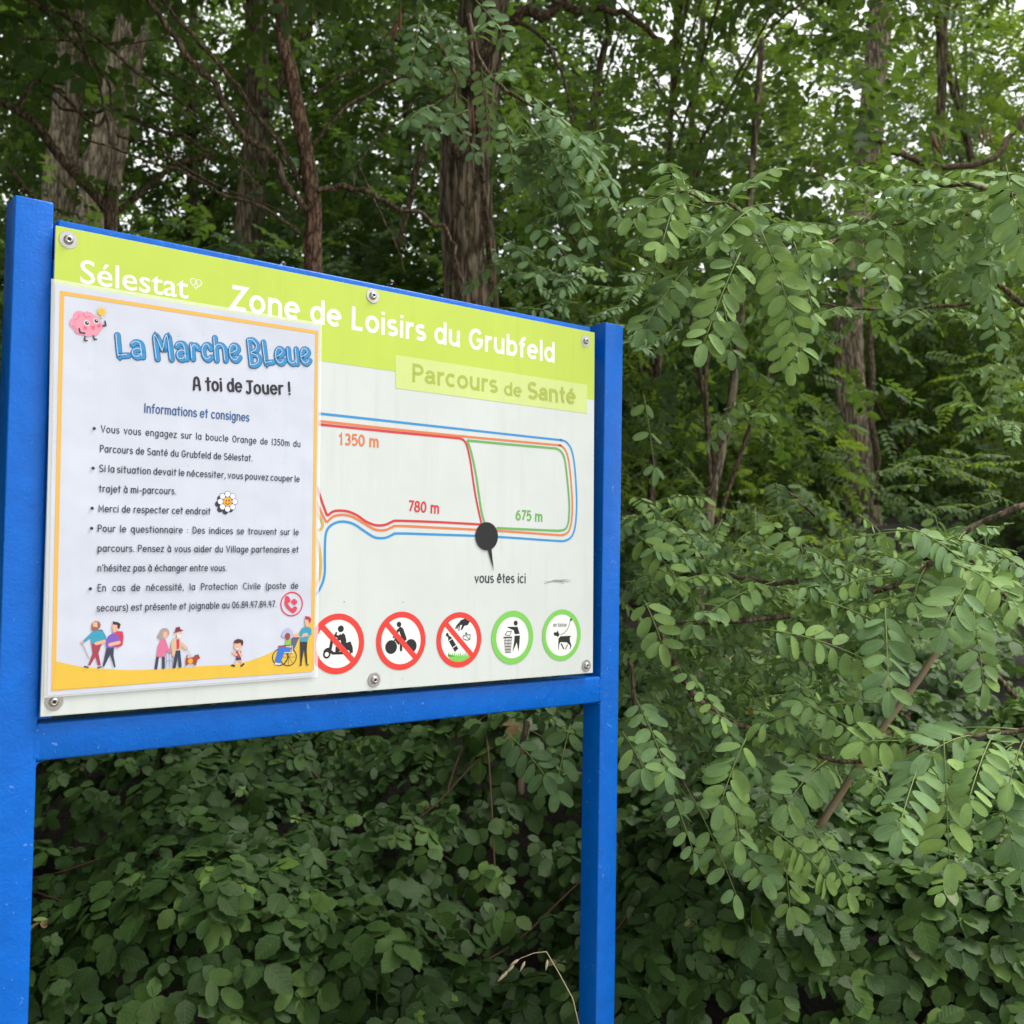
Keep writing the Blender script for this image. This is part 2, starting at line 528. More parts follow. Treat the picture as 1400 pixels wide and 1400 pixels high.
for xx, zz in ((-.0002, -.0462), (.7806, -.0462)):    # weld fillets in the lower corners
    s = 1 if xx < .3 else -1
    mb = MB()
    arc_ = [(xx + s * (.006 - .006 * math.sin(a)), zz - (.006 - .006 * math.cos(a))) for a in np.linspace(0, math.pi / 2, 6)]
    V = [(xx - bx, FR + .002, zz - bz)] + [(x - bx, FR + .002, z - bz) for x, z in arc_]
    n = len(V)
    V += [(a, b + .03, c) for a, b, c in V]
    F = [list(range(n)), [2 * n - 1 - i for i in range(n)]] + [[i, i + n, (i + 1) % n + n, (i + 1) % n] for i in range(n)]
    mb.add(V, F, M_BLUE)
    xa = xx - .0035 if s > 0 else xx - .0025                 # weld ground flush over the joint
    box_bm(mb, (xa - bx, FR - .00012, -.0425 - bz), (xa + .006 - bx, FR + .004, -.0105 - bz), M_BLUE)
    mb.build('weld_fillet', board)
mb = MB()                                             # flange behind the board's left edge
box_bm(mb, (-.0010 - bx, .0115, -.004 - bz), (.014 - bx, .0150, .470 - bz), M_BLUE, .0006, 1)
mb.build('mounting_flange', board)
mb = MB()
box_bm(mb, (-bx, 0, -bz), (PW - bx, .003, PH - bz), M_WHITE, .0004, 1)
panel = mb.build('panel', board)

# --- header band
pr = Print(-.00015)
zl = SP(813.8, 546.7)[1]; zl2 = SP(441, 493.7)[1]
zl0 = zl2 + (zl2 - zl) * (SP(441, 493.7)[0]) / (PW - SP(441, 493.7)[0])
pr.poly([(.0003, zl0), (PW - .0003, zl), (PW - .0003, PH - .0003), (.0003, PH - .0003)], M_LIME)
pr.build('header_band', panel)
K3 = lambda x, y: SP(420 + x / 3.1111, 350 + y / 3.1111)
pr = Print(-.00025)
pr.poly([K3(375, 562), K3(1190, 670), K3(1190, 548), K3(375, 420)], weathered('pale_lime_print', alb(218, 236, 148), .36))
pr.build('subtitle_strip', panel)
OLIVE = ink(180, 196, 86)
pr = Print(-.00035)
text(pr, 'Parcours', K3(445, 536), K3(808, 585), .0175, .0043, OLIVE, BOLD, 'flat', .16, None, .98)
text(pr, 'de', K3(838, 592), K3(911, 601), .0132, .0032, OLIVE, BOLD, 'flat', .16)
text(pr, 'Santé', K3(938, 606), K3(1140, 632), .0175, .0043, OLIVE, BOLD, 'flat', .16, None, .98)
pr.build('subtitle_lettering', panel)
WHT = ink(250, 251, 246)
pr = Print(-.00025)
ch = np.linalg.norm(SP(316.6, 389) - SP(315, 423.6)) / 1.42
text(pr, 'Zone de Loisirs du Grubfeld', SP(314.5, 423.6), SP(758, 496.3), ch, .0051, WHT, BOLD, 'flat', .17)
pr.build('title_lettering', panel)
# --- town name (humanist letters of the built-in font, thickened)
cu = bpy.data.curves.new('town', 'FONT')
cu.body = 'Sélestat'; cu.size = 1.0; cu.offset = .009; cu.resolution_u = 4
tmp = bpy.data.objects.new('town', cu); COL.objects.link(tmp)
dg = bpy.context.evaluated_depsgraph_get()
me = bpy.data.meshes.new_from_object(tmp.evaluated_get(dg))
vv = np.array([v.co[:] for v in me.vertices]); ff = [list(p.vertices) for p in me.polygons]
bpy.data.objects.remove(tmp)
K7 = lambda x, y: SP(90 + x / 5.8333, 300 + y / 5.8333)
a, b = K7(113, 505), K7(977, 632)
L = np.linalg.norm(b - a); u = (b - a) / L; v = np.array([-u[1], u[0]])
x0, x1 = vv[:, 0].min(), vv[:, 0].max(); capz = vv[ff[0], 1].max() if False else .74
hz = np.linalg.norm(K7(165, 318) - K7(165, 505))
zs = vv[:, 1]; kz = hz / (np.percentile(zs, 97) if zs.max() < .1 else .70)
pr = Print(-.00025)
pr.mesh2([a + u * ((p[0] - x0) / (x1 - x0) * L) + v * (p[1] * kz) for p in vv], ff, WHT)
hc = K7(1037, 510); r = .0062
heart = [(hc[0] + r * 1.05 * (math.sin(t) ** 3), hc[1] + r * (.8125 * math.cos(t) - .3125 * math.cos(2 * t) - .125 * math.cos(3 * t) - .0625 * math.cos(4 * t))) for t in np.linspace(0, 2 * math.pi, 30, endpoint=False)]
V, F = ribbon(heart, .0010, 'flat', True); pr.mesh2(V, F, WHT)
for st in ([(-.3, -.45), (0, .5), (.3, -.45)], [(-.2, -.12), (.2, -.12)]):
    V, F = ribbon([hc + np.array(q) * r for q in st], .0009); pr.mesh2(V, F, WHT)
pr.build('town_lettering', panel)

# --- trail map
BLU, ORA, RED, GRE, MUS = ink(58, 155, 222), ink(232, 135, 84), ink(218, 66, 72), ink(112, 184, 92), ink(222, 178, 90)
DK = ink(34, 35, 37)
def K4(x, y): return SP(420 + x / 3.1111, 780 + y / 3.1111)
pr = Print(-.0002)
def trail(pts, m, wd=.0031, k=K3, n=6):
    P = spline([k(*p) for p in pts], n)
    V, F = ribbon(P, wd, 'flat'); pr.mesh2(V, F, m)
trail([(-60, 660), (60, 671), (560, 726), (1040, 779), (1075, 782), (1102, 792), (1122, 820), (1134, 868), (1142, 950), (1146, 1040), (1144, 1110), (1137, 1163), (1122, 1196), (1095, 1211), (1050, 1211), (800, 1194), (560, 1185), (390, 1180), (362, 1186), (338, 1197), (312, 1200), (283, 1195), (240, 1168), (203, 1143), (172, 1132), (140, 1130), (108, 1141), (86, 1163), (77, 1200), (75, 1280), (75, 1340), (67, 1385), (48, 1425), (20, 1460)], BLU)
trail([(-60, 690), (60, 703), (560, 757), (1040, 802), (1072, 805), (1092, 817), (1106, 845), (1115, 890), (1124, 980), (1128, 1060), (1126, 1110), (1120, 1150), (1108, 1176), (1082, 1187), (1040, 1185), (810, 1169), (560, 1156), (390, 1148), (362, 1153), (338, 1164), (312, 1167), (283, 1161), (240, 1136), (203, 1114), (172, 1103), (140, 1101), (110, 1109), (82, 1133)], ORA)
trail([(82, 1133), (66, 1104), (50, 1068), (20, 1005)], ORA, n=1)
trail([(-60, 704), (60, 717), (360, 748), (620, 773), (655, 778), (672, 792), (683, 822), (695, 880), (705, 950), (716, 1020), (728, 1080), (742, 1142)], RED)
trail([(742, 1142), (560, 1132), (390, 1126), (362, 1130), (338, 1141), (312, 1146), (283, 1143), (248, 1128), (212, 1103), (175, 1087), (140, 1083), (110, 1087), (85, 1105)], RED)
trail([(85, 1105), (66, 1055), (46, 995), (20, 930)], RED, n=1)
trail([(756, 1142), (742, 1090), (731, 1020), (721, 950), (708, 880), (694, 822), (680, 784)], GRE)
trail([(680, 784), (860, 801), (1030, 816), (1062, 820), (1083, 836), (1096, 870), (1106, 950), (1114, 1040), (1114, 1100), (1109, 1140), (1096, 1162), (1070, 1168), (1030, 1167), (805, 1157)], GRE)
trail([(20, 1060), (46, 1095), (62, 1128), (66, 1148), (56, 1162), (20, 1172)], MUS)
trail([(30, 1170), (46, 1215), (57, 1280), (57, 1330), (50, 1375), (20, 1440)], MUS)
pr.build('trail_map', panel)
pr = Print(-.0012)
c = K3(762, 1192); rr = np.linalg.norm(K3(762, 1132) - K3(762, 1252)) / 2
pr.poly(disc(c, rr, rr), DK)
pr.poly([K3(764, 1240), K3(792, 1342), K3(781, 1238)], DK)
pr.build('location_marker', panel)
def bold(s, a, b, xh, wd, m, nm, **k):
    pr = Print(-.0003)
    text(pr, s, a, b, xh, wd, m, BOLD, 'flat', .16, **k)
    return pr.build(nm, panel)
bold('1350 m', K3(132, 803), K3(304, 815), .0106, .0025, ORA, 'distance_lettering')
bold('780 m', K3(430, 1088), K3(560, 1097), .0106, .0025, RED, 'distance_lettering')
bold('675 m', K3(887, 1124), K3(1000, 1131), .0106, .0025, GRE, 'distance_lettering')
bold('vous êtes ici', K3(712, 1391), K3(929, 1392), .0096, .0020, ink(70, 72, 74), 'caption_lettering')
pr = Print(-.0002)
for i in range(9):
    q = rng.random(4)
    V, F = ribbon([K4(1000 + 60 * q[0], 36 + 22 * q[1]), K4(1060, 38 + 14 * q[2]), K4(1085 + 45 * q[3], 34 + 24 * q[1])], .0005)
    pr.mesh2(V, F, ink(165, 168, 165))
pr.build('scuff_mark', panel)
for (x, y) in ((157, 133), (407, 134)):
    pr = Print(-.0002)
    pr.poly(disc(K4(x, y), .0009, n=8), ink(150, 150, 145))
    pr.build('speck', panel)

# --- pictograms
SRED, SGRN, SBLK, SWHT = ink(238, 70, 62), ink(132, 212, 96), ink(42, 44, 46), ink(246, 249, 249)
K5 = lambda x, y: SP(420 + x / 5.3846, 820 + y / 5.3846)
K6 = lambda x, y: SP(660 + x / 8.75, 820 + y / 8.75)
def ring(pr, K, cx, top, bot, th, m):
    ctr = K(cx, (top + bot) / 2); R = np.linalg.norm(K(cx, top) - K(cx, bot)) / 2
    ctr = (K(cx, top) + K(cx, bot)) / 2
    pr.poly(disc(ctr, R * (1 - th * .5)), SWHT)
    return ctr, R
def ring_top(pr, ctr, R, th, m, slash):
    V, F = ribbon(disc(ctr, R * (1 - th / 2), n=56), R * th, 'flat', True); pr.mesh2(V, F, m)
    if slash:
        d = np.array([.707, -.707]) * (R * (1 - th * .8))
        V, F = ribbon([ctr - d, ctr + d], R * th * .95, 'flat'); pr.mesh2(V, F, m)
def shp(pr, K, pts, m): pr.poly([K(*p) for p in pts], m)
def lin_(pr, K, pts, wd, m, sm=0, cap='round'):
    P = [K(*p) for p in pts]
    if sm: P = spline(P, sm)
    V, F = ribbon(P, wd, cap); pr.mesh2(V, F, m)
def dot(pr, K, x, y, ry, m, kx=None):
    c = K(x, y); r = np.linalg.norm(K(x, y - ry) - K(x, y + ry)) / 2
    pr.poly(disc(c, r, r, 24), m)
# scooter
pr = Print(-.0002)
ctr, R = ring(pr, K5, 224, 101, 547, .2, SRED)
dot(pr, K5, 247, 214, 25, SBLK)
shp(pr, K5, [(262, 243), (278, 258), (288, 300), (284, 330), (250, 330), (244, 296), (222, 306), (214, 290), (244, 268)], SBLK)
lin_(pr, K5, [(244, 262), (226, 274), (206, 262)], .0030, SBLK)
lin_(pr, K5, [(214, 244), (200, 274), (176, 300)], .0024, SBLK)
shp(pr, K5, [(172, 292), (192, 300), (178, 372), (196, 384), (262, 380), (262, 402), (186, 404), (158, 386), (156, 376)], SBLK)
shp(pr, K5, [(160, 352), (166, 384), (122, 402), (118, 376), (140, 356)], SBLK)
shp(pr, K5, [(280, 318), (318, 306), (334, 350), (336, 388), (300, 396), (258, 392), (262, 350)], SBLK)
shp(pr, K5, [(218, 340), (280, 322), (262, 362), (228, 384), (206, 390), (208, 350)], SBLK)
for x, y in ((143, 402), (296, 388)):
    dot(pr, K5, x, y, 31, SBLK); dot(pr, K5, x, y, 17, SWHT)
ring_top(pr, ctr, R, .2, SRED, True)
pr.build('prohibition_sign', panel)
# bicycle
pr = Print(-.0002)
ctr, R = ring(pr, K5, 691, 87, 517, .2, SRED)
dot(pr, K5, 675, 181, 20, SBLK)
shp(pr, K5, [(684, 196), (706, 212), (730, 280), (722, 296), (700, 296), (676, 232), (662, 238), (656, 226)], SBLK)
lin_(pr, K5, [(672, 222), (650, 262), (636, 276)], .0028, SBLK)
lin_(pr, K5, [(722, 290), (690, 300), (690, 370)], .0036, SBLK)
lin_(pr, K5, [(652, 292), (672, 318), (690, 296)], .0036, SBLK)
for x, y in ((617, 348), (762, 340)): dot(pr, K5, x, y, 51, SBLK)
lin_(pr, K5, [(617, 348), (650, 282), (700, 330), (762, 340)], .0016, SBLK)
ring_top(pr, ctr, R, .2, SRED, True)
pr.build('prohibition_sign', panel)
# no litter
pr = Print(-.0002)
ctr, R = ring(pr, K5, 1118, 91, 498, .2, SRED)
shp(pr, K5, [(1024, 246), (1036, 242), (1042, 262), (1062, 276), (1112, 360), (1086, 384), (1038, 300), (1036, 276), (1018, 262)], SBLK)
for (p, q) in (((1044, 302), (1070, 284)), ((1072, 352), (1098, 334))): lin_(pr, K5, [p, q], .0011, SWHT)
shp(pr, K5, [(1130, 150), (1160, 138), (1196, 160), (1182, 186), (1156, 192), (1140, 222), (1128, 222), (1140, 186), (1120, 184), (1104, 216), (1098, 210), (1112, 176)], SBLK)
lin_(pr, K5, [(1118, 172), (1100, 192), (1092, 212)], .0016, SBLK)
lin_(pr, K5, [(1126, 180), (1118, 200), (1116, 226)], .0016, SBLK)
crm = [(1150, 262), (1160, 268), (1168, 240), (1180, 258), (1200, 258), (1196, 292), (1176, 298), (1152, 290), (1144, 276)]
lin_(pr, K5, crm + [crm[0]], .0010, SBLK); lin_(pr, K5, [(1168, 240), (1172, 270), (1196, 292)], .0008, SBLK)
gr = [(1046, 436), (1034, 398)]
for i in range(11): gr += [(1036 + i * 14, 418), (1040 + i * 14, 380 + (i * 37) % 22)]
gr += [(1194, 418), (1176, 436), (1150, 452), (1110, 458), (1074, 452)]
K5p = [K5(*p) for p in gr]
pr.poly(K5p, SGRN)
ring_top(pr, ctr, R, .2, SRED, True)
pr.build('prohibition_sign', panel)
# bin
pr = Print(-.0002)
ctr, R = ring(pr, K6, 356, 130, 770, .22, SGRN)
dot(pr, K6, 393, 279, 31, SBLK)
shp(pr, K6, [(288, 324), (416, 322), (440, 408), (380, 412), (370, 366), (300, 334)], SBLK)
shp(pr, K6, [(380, 430), (444, 426), (438, 520), (426, 620), (406, 510), (354, 626), (372, 516)], SBLK)
shp(pr, K6, [(244, 444), (350, 440), (348, 456), (248, 460)], SBLK)
for i in range(6):
    t = i / 5
    lin_(pr, K6, [(254 + 88 * t, 456), (270 + 60 * t, 632)], .0007, SBLK)
for i in range(5):
    y = 486 + i * 36
    lin_(pr, K6, [(256 + i * 3, y), (342 - i * 3.4, y - 2)], .0007, SBLK)
bg = [(264, 412), (282, 400), (288, 378), (330, 380), (342, 374), (336, 396), (322, 426), (282, 426)]
lin_(pr, K6, bg + [bg[0]], .0008, SBLK)
ring_top(pr, ctr, R, .22, SGRN, False)
pr.build('permission_sign', panel)
# dog on a lead
pr = Print(-.0002)
ctr, R = ring(pr, K6, 943, 115, 730, .19, SGRN)
shp(pr, K6, [(848, 392), (886, 386), (898, 364), (904, 390), (918, 416), (900, 446), (878, 432), (850, 428)], SBLK)
shp(pr, K6, [(928, 436), (1056, 430), (1040, 456), (1044, 500), (1060, 548), (1048, 588), (1038, 586), (1046, 552), (1006, 510), (930, 506), (914, 530), (908, 596), (902, 596), (902, 520), (906, 462)], SBLK)
lin_(pr, K6, [(938, 530), (966, 584)], .0022, SBLK); lin_(pr, K6, [(1012, 538), (988, 590)], .0016, SBLK)
lin_(pr, K6, [(930, 420), (966, 400), (1008, 358), (1032, 300), (1044, 250)], .0009, SBLK, 5)
shp(pr, K6, [(1050, 216), (1070, 236), (1056, 256), (1040, 250)], SBLK)
text(pr, 'en laisse', K6(842, 320), K6(1000, 318), .0036, .0008, ink(105, 107, 108), G, 'round', .2)
ring_top(pr, ctr, R, .19, SGRN, False)
pr.build('permission_sign', panel)

# --- bolts
def bolt(px, py, r, seed):
    c = SP(px, py); x, z = c[0] - bx, c[1] - bz
    q = np.random.default_rng(seed)
    prof_w = [(r * .45, -.0007), (r * .98, -.0007), (r, -.0004), (r, 0)]
    prof_b = [(0, -.0028), (r * .20, -.0028), (r * .22, -.0040), (r * .34, -.0038), (r * .48, -.0026), (r * .55, -.0007)]
    tilt = q.uniform(-.05, .05, 2)
    def lathe(pf, n=28):
        V, F = [], []
        for rr_, y in pf:
            for k in range(n):
                a = 2 * math.pi * k / n
                V.append((x + rr_ * math.cos(a), y + rr_ * (tilt[0] * math.cos(a) + tilt[1] * math.sin(a)), z + rr_ * math.sin(a)))
        for i in range(len(pf) - 1):
            for k in range(n):
                k2 = (k + 1) % n
                F.append([i * n + k, (i + 1) * n + k, (i + 1) * n + k2, i * n + k2])
        return V, F
    mb = MB(); mb.add(*lathe(prof_b), M_STEEL)
    h = [(x + r * .2 * math.cos(a), -.0031, z + r * .2 * math.sin(a)) for a in np.linspace(0, 2 * math.pi, 6, endpoint=False)]
    mb.add(h, [list(range(6))], M_DARKHOLE)
    o = mb.build('bolt', board, True)
    mb = MB(); mb.add(*lathe(prof_w), M_STEEL)
    mb.build('washer', o, False)
for i, (px, py, r) in enumerate(((93.5, 328, .0093), (509.5, 404.5, .0093), (800.5, 466.5, .0088), (73.3, 959.6, .0090), (511.5, 929.5, .0092), (801.5, 910, .0088))):
    bolt(px, py, r, i)

# ------------------------------------------------------------------ the poster taped over the board
poster = empty('poster', tuple(base_w), YAW)
tag(poster, 'laminated white event poster with orange border stuck over the left half of the trail board', 'poster')
PY = -.0022
def sheet(pts, y, th, m, name, nx=14, nz=18, wave=.0):
    """thin sheet between four corners (BL,BR,TR,TL), with a slight ripple"""
    V, F = [], []
    for k in range(2):
        for j in range(nz + 1):
            for i in range(nx + 1):
                s, t = i / nx, j / nz
                p = (np.array(pts[0]) * (1 - s) + np.array(pts[1]) * s) * (1 - t) + (np.array(pts[3]) * (1 - s) + np.array(pts[2]) * s) * t
                V.append((p[0] - bx, y + k * th, p[1] - bz))
    W = (nx + 1) * (nz + 1)
    for j in range(nz):
        for i in range(nx):
            a = j * (nx + 1) + i
            F.append([a, a + 1, a + nx + 2, a + nx + 1])
            F.append([a + W + nx + 1, a + W + nx + 2, a + W + 1, a + W])
    rim = [i for i in range(nx + 1)] + [j * (nx + 1) + nx for j in range(1, nz + 1)] + [nz * (nx + 1) + i for i in range(nx - 1, -1, -1)] + [j * (nx + 1) for j in range(nz - 1, 0, -1)]
    for i, a in enumerate(rim):
        b = rim[(i + 1) % len(rim)]
        F.append([a, a + W, b + W, b])
    mb = MB(); mb.add(V, F, m)
    return mb.build(name, poster)
TL, TR_, BR, BL = SP(75.5, 388, PY), SP(437.2, 446.5, PY), SP(429.6, 923.3, PY), SP(64.6, 951.5, PY)
sheet([BL, BR, TR_, TL], PY, .0004, M_PAPER, 'page')
fTL, fTR, fBR, fBL = SP(70, 380.7, PY), SP(440.2, 441.8, PY), SP(434.5, 925.5, PY), SP(60.5, 954.2, PY)
def film(a, b, c, d):
    mb.add([(p[0] - bx, PY + .0001, p[1] - bz) for p in (a, b, c, d)], [[0, 1, 2, 3]], M_LAM)
mb = MB()
film(fBL, BL, TL, fTL); film(BR, fBR, fTR, TR_); film(TL, TR_, fTR, fTL); film(fBL, fBR, BR, BL)
mb.build('laminate_edge', poster)
def Q(px, py): return SP(px, py, PY)
YEL = ink(240, 190, 92); HIL = weathered('hill_print', alb(240, 200, 74), .34)
pr = Print(PY - .00015)
b0 = [Q(85, 400.5), Q(433, 454.5), Q(427, 914), Q(73, 942)]
V, F = ribbon(b0, .0042, 'flat', True); pr.mesh2(V, F, YEL)
pr.build('border', poster)
K2 = lambda x, y: Q(0 + x / 3.1111, 640 + y / 3.1111)
pr = Print(PY - .0003)
top = spline([K2(241, 822), K2(330, 842), K2(440, 853), K2(560, 859), K2(700, 853), K2(860, 842), K2(980, 836), K2(1060, 820), K2(1140, 790), K2(1210, 752), K2(1262, 705), K2(1300, 672), K2(1329, 650)], 4)
low = [K2(1326, 866), K2(222, 943)]
n = len(top); base2 = [np.array(low[1]) + (np.array(low[0]) - np.array(low[1])) * t for t in np.linspace(0, 1, n)]
V = list(top) + base2
pr.mesh2(V, [[i + n, i + 1 + n, i + 1, i] for i in range(n - 1)], HIL)
pr.build('hill_drawing', poster)

# lettering
H1 = lambda x, y: Q(80 + x / 6.3636, 400 + y / 6.3636)
H2 = lambda x, y: Q(240 + x / 6.6667, 440 + y / 6.6667)
BF, BO, BW = ink(62, 150, 212), ink(38, 104, 158), ink(226, 240, 250)
FAT = dict(G)
FAT['M'] = (1.30, [[(.2, .02), (.16, 1.3), (.3, 1.36), (.62, .55), (.66, .55), (.92, 1.36), (1.06, 1.28), (1.12, 0.0)]])
FAT['L'] = (.78, [[(.14, C), (.2, .12), (.3, .05), (.74, .1)]])
FAT['r'] = (.62, [[(.14, .96), (.16, .06)], [(.16, .5), (.22, .8), (.42, .92), (.6, .72)]])
FAT['a'] = (.88, [[(.14, .84), (.3, 1.0), (.58, .98), (.7, .74), (.74, .05)], [(.72, .5), (.5, .56), (.24, .44), (.18, .2), (.34, .02), (.56, .06), (.72, .26)]])
FAT['e'] = (.86, [[(.2, .44), (.5, .56), (.7, .74), (.6, .96), (.36, .98), (.18, .72), (.16, .36), (.3, .08), (.54, .02), (.76, .22)]])
FAT['c'] = (.8, [[(.7, .74), (.56, .98), (.32, .92), (.17, .6), (.22, .22), (.44, .03), (.7, .2)]])
for k in 'Mrae' + 'cL':
    FAT[k] = (FAT[k][0], [[tuple(p) for p in spline(st, 4)] for st in FAT[k][1]])
FAT['B'] = (1.0, [[(.16, C + .1), (.18, -.12)], [tuple(p) for p in spline([(.16, C + .1), (.5, C + .1), (.78, 1.2), (.66, .86), (.3, .66), (.74, .5), (.82, .12), (.5, -.12), (.18, -.12)], 4)]])
pr = Print(PY - .0003)
xh = .0160
for (wd, m, dx, dy) in ((.0070, BO, .0002, -.0002), (.0057, BF, 0, 0), (.0006, BW, -.0017, .0007)):
    dy += .0030
    text(pr, 'La', H1(500, 578), H1(756, 592), xh, wd, m, FAT, 'round', .12, None, 1.0, dx, dy)
    text(pr, 'Marche', H1(836, 604), H2(600, 380), xh, wd, m, FAT, 'round', .12, None, 1.1, dx, dy)
    text(pr, 'BLeue', H2(668, 404), H2(1238, 406), xh, wd, m, FAT, 'round', .12, None, 1.1, dx, dy)
pr.build('heading_lettering', poster)
INK = ink(52, 54, 74)
pr = Print(PY - .0003)
for dxx in (0, .0006):
    text(pr, 'A toi de', H2(158, 618), H2(602, 636), .0098, .0021, ink(52, 50, 62), G, 'round', .2, None, 1, dxx)
    text(pr, 'Jouer !', H2(645, 650), H2(1046, 660), .0098, .0021, ink(52, 50, 62), G, 'round', .2, None, 1, dxx)
pr.build('tagline_lettering', poster)
pr = Print(PY - .0003)
text(pr, 'Informations et consignes', Q(197, 563.6), Q(340.5, 576), .0062, .0014, ink(58, 100, 156), G, 'round', .2, None, 1.05)
pr.build('subheading_lettering', poster)
XH, WD = .0049, .00098
pr = Print(PY - .0003)
for s, p0, p1, j in (
    ('Vous vous engagez sur la boucle Orange de 1350m du', (137.9, 590.7), (410.6, 611), 1),
    ('Parcours de Santé du Grubfeld de Sélestat.', (136.4, 617.6), (345, 630.5), 0),
    ('Si la situation devait le nécessiter, vous pouvez couper le', (135.4, 644.6), (409.4, 658.8), 1),
    ('trajet à mi-parcours.', (135, 672.4), (240.7, 675.7), 0),
    ('Merci de respecter cet endroit', (134.3, 699.7), (287.4, 703.3), 0),
    ('Pour le questionnaire : Des indices se trouvent sur le', (133.1, 726.9), (407.9, 731.5), 1),
    ('parcours. Pensez à vous aider du Village partenaires et', (132.9, 754), (407.7, 755.4), 1),
    ("n'hésitez pas à échanger entre vous.", (132.9, 781), (309.5, 780.5), 0),
    ('En cas de nécessité, la Protection Civile (poste de', (132.6, 808.3), (407, 804.5), 1),
    ('secours) est présente et joignable au 06.84.47.84.47.', (131.7, 835.7), (377.4, 829.7), 0)):
    text(pr, s, Q(*p0), Q(*p1), XH, WD, INK, G, 'round', .22, .92 if j else None)
for p in ((128.3, 586), (126.7, 640.3), (125.4, 695), (124.7, 722.4), (122.9, 805)):
    pr.poly(disc(Q(*p), .0017, n=14), INK)
pr.build('paragraph_lettering', poster)

# drawings ---------------------------------------------------------------
# pink brain with a light bulb
PINK, PINKD, SKIN, BLK = ink(240, 160, 182), ink(232, 112, 140), ink(238, 184, 158), ink(60, 58, 70)
pr = Print(PY - .0003)
for x, y, r in ((185, 215, 56), (150, 270, 54), (255, 225, 60), (305, 255, 56), (215, 300, 74), (300, 315, 62), (335, 290, 50), (180, 320, 44), (255, 335, 50)): dot(pr, H1, x, y, r, PINK)
for st in ([(130, 240), (170, 225), (175, 190)], [(215, 180), (235, 215), (275, 205)], [(120, 290), (150, 310), (150, 340)]):
    lin_(pr, H1, st, .0006, PINKD, 4)
for x, y in ((244, 266), (326, 248)):
    dot(pr, H1, x, y, 24, ink(248, 240, 244)); dot(pr, H1, x + 2, y, 17, BLK); dot(pr, H1, x + 6, y - 6, 5, SWHT)
shp(pr, H1, [(280, 292), (318, 288), (306, 328), (294, 318)], PINKD)
for x, y in ((232, 308), (352, 288)): dot(pr, H1, x, y, 14, PINKD)
for st in ([(178, 315), (186, 348), (226, 354)], [(228, 385), (226, 416), (246, 420)], [(302, 378), (310, 408), (328, 408)], [(386, 290), (410, 288), (402, 250)]):
    lin_(pr, H1, st, .0016, BLK)
dot(pr, H1, 372, 168, 32, ink(246, 196, 66)); shp(pr, H1, [(362, 198), (388, 198), (386, 224), (366, 224)], ink(190, 200, 214))
for a in range(0, 360, 40):
    lin_(pr, H1, [(372 + 44 * math.cos(rad(a)), 168 + 44 * math.sin(rad(a))), (372 + 58 * math.cos(rad(a)), 168 + 58 * math.sin(rad(a)))], .0006, ink(244, 214, 130))
pr.build('brain_drawing', poster)
# daisy
K8 = lambda x, y: Q(260 + x / 7.3684, 660 + y / 7.3684)
pr = Print(PY - .0003)
for a in range(8): dot(pr, K8, 352 + 74 * math.cos(rad(a * 45)), 214 + 76 * math.sin(rad(a * 45)), 30, BLK)
for a in range(8): dot(pr, K8, 375 + 74 * math.cos(rad(a * 45)), 190 + 76 * math.sin(rad(a * 45)), 31, ink(84, 92, 140))
for a in range(8): dot(pr, K8, 375 + 73 * math.cos(rad(a * 45)), 190 + 75 * math.sin(rad(a * 45)), 27, SWHT)
dot(pr, K8, 375, 190, 46, ink(248, 176, 60)); dot(pr, K8, 362, 180, 8, BLK); dot(pr, K8, 390, 180, 8, BLK)
lin_(pr, K8, [(350, 200), (375, 218), (402, 200)], .0007, BLK, 5)
pr.build('flower_drawing', poster)
# telephone symbol
PR_ = ink(226, 74, 96)
pr = Print(PY - .0003)
c = K8(1022, 1222); r = np.linalg.norm(K8(1022, 1104) - K8(1022, 1340)) / 2
V, F = ribbon(disc(c, r, n=40), .0016, 'flat', True); pr.mesh2(V, F, PR_)
lin_(pr, K8, [(976, 1168), (964, 1210), (984, 1252), (1020, 1284), (1052, 1284)], .0042, PR_, 5)
lin_(pr, K8, [(974, 1162), (988, 1186)], .0056, PR_); lin_(pr, K8, [(1036, 1290), (1054, 1268)], .0056, PR_)
lin_(pr, K8, [(1046, 1170), (1046, 1230)], .0036, PR_, 0, 'flat'); lin_(pr, K8, [(1016, 1200), (1076, 1200)], .0036, PR_, 0, 'flat')
pr.build('phone_symbol', poster)
# people along the foot of the poster
KW = lambda x, y: Q(90 + x / 6.6667, 830 + y / 6.6667)
pr = Print(PY - .0006)
BEARD, TEAL, TEALD, MARO, PURP, REDB, NAVY = ink(160, 104, 90), ink(66, 164, 196), ink(50, 128, 150), ink(172, 70, 90), ink(134, 96, 196), ink(214, 66, 92), ink(62, 70, 92)
lin_(pr, KW, [(145, 325), (210, 470)], .0007, ink(180, 150, 160))
shp(pr, KW, [(232, 332), (326, 334), (296, 420), (318, 530), (292, 530), (268, 450), (222, 530), (202, 526), (244, 420)], MARO)
shp(pr, KW, [(285, 205), (330, 205), (366, 270), (366, 310), (300, 312), (272, 290)], TEALD)
shp(pr, KW, [(240, 224), (300, 208), (322, 232), (334, 312), (320, 334), (230, 334), (226, 280), (160, 326), (154, 306)], TEAL)
lin_(pr, KW, [(318, 240), (350, 306)], .0052, TEAL); lin_(pr, KW, [(352, 312), (276, 332)], .0036, SKIN)
dot(pr, KW, 146, 318, 13, SKIN); dot(pr, KW, 274, 166, 40, BEARD); shp(pr, KW, [(246, 138), (284, 134), (288, 184), (256, 192), (244, 172)], SKIN)
shp(pr, KW, [(236, 176), (290, 184), (282, 212), (248, 216), (232, 204)], BEARD)
for p in ([(168, 542), (200, 548)], [(292, 552), (318, 544)]): lin_(pr, KW, p, .0014, BLK)
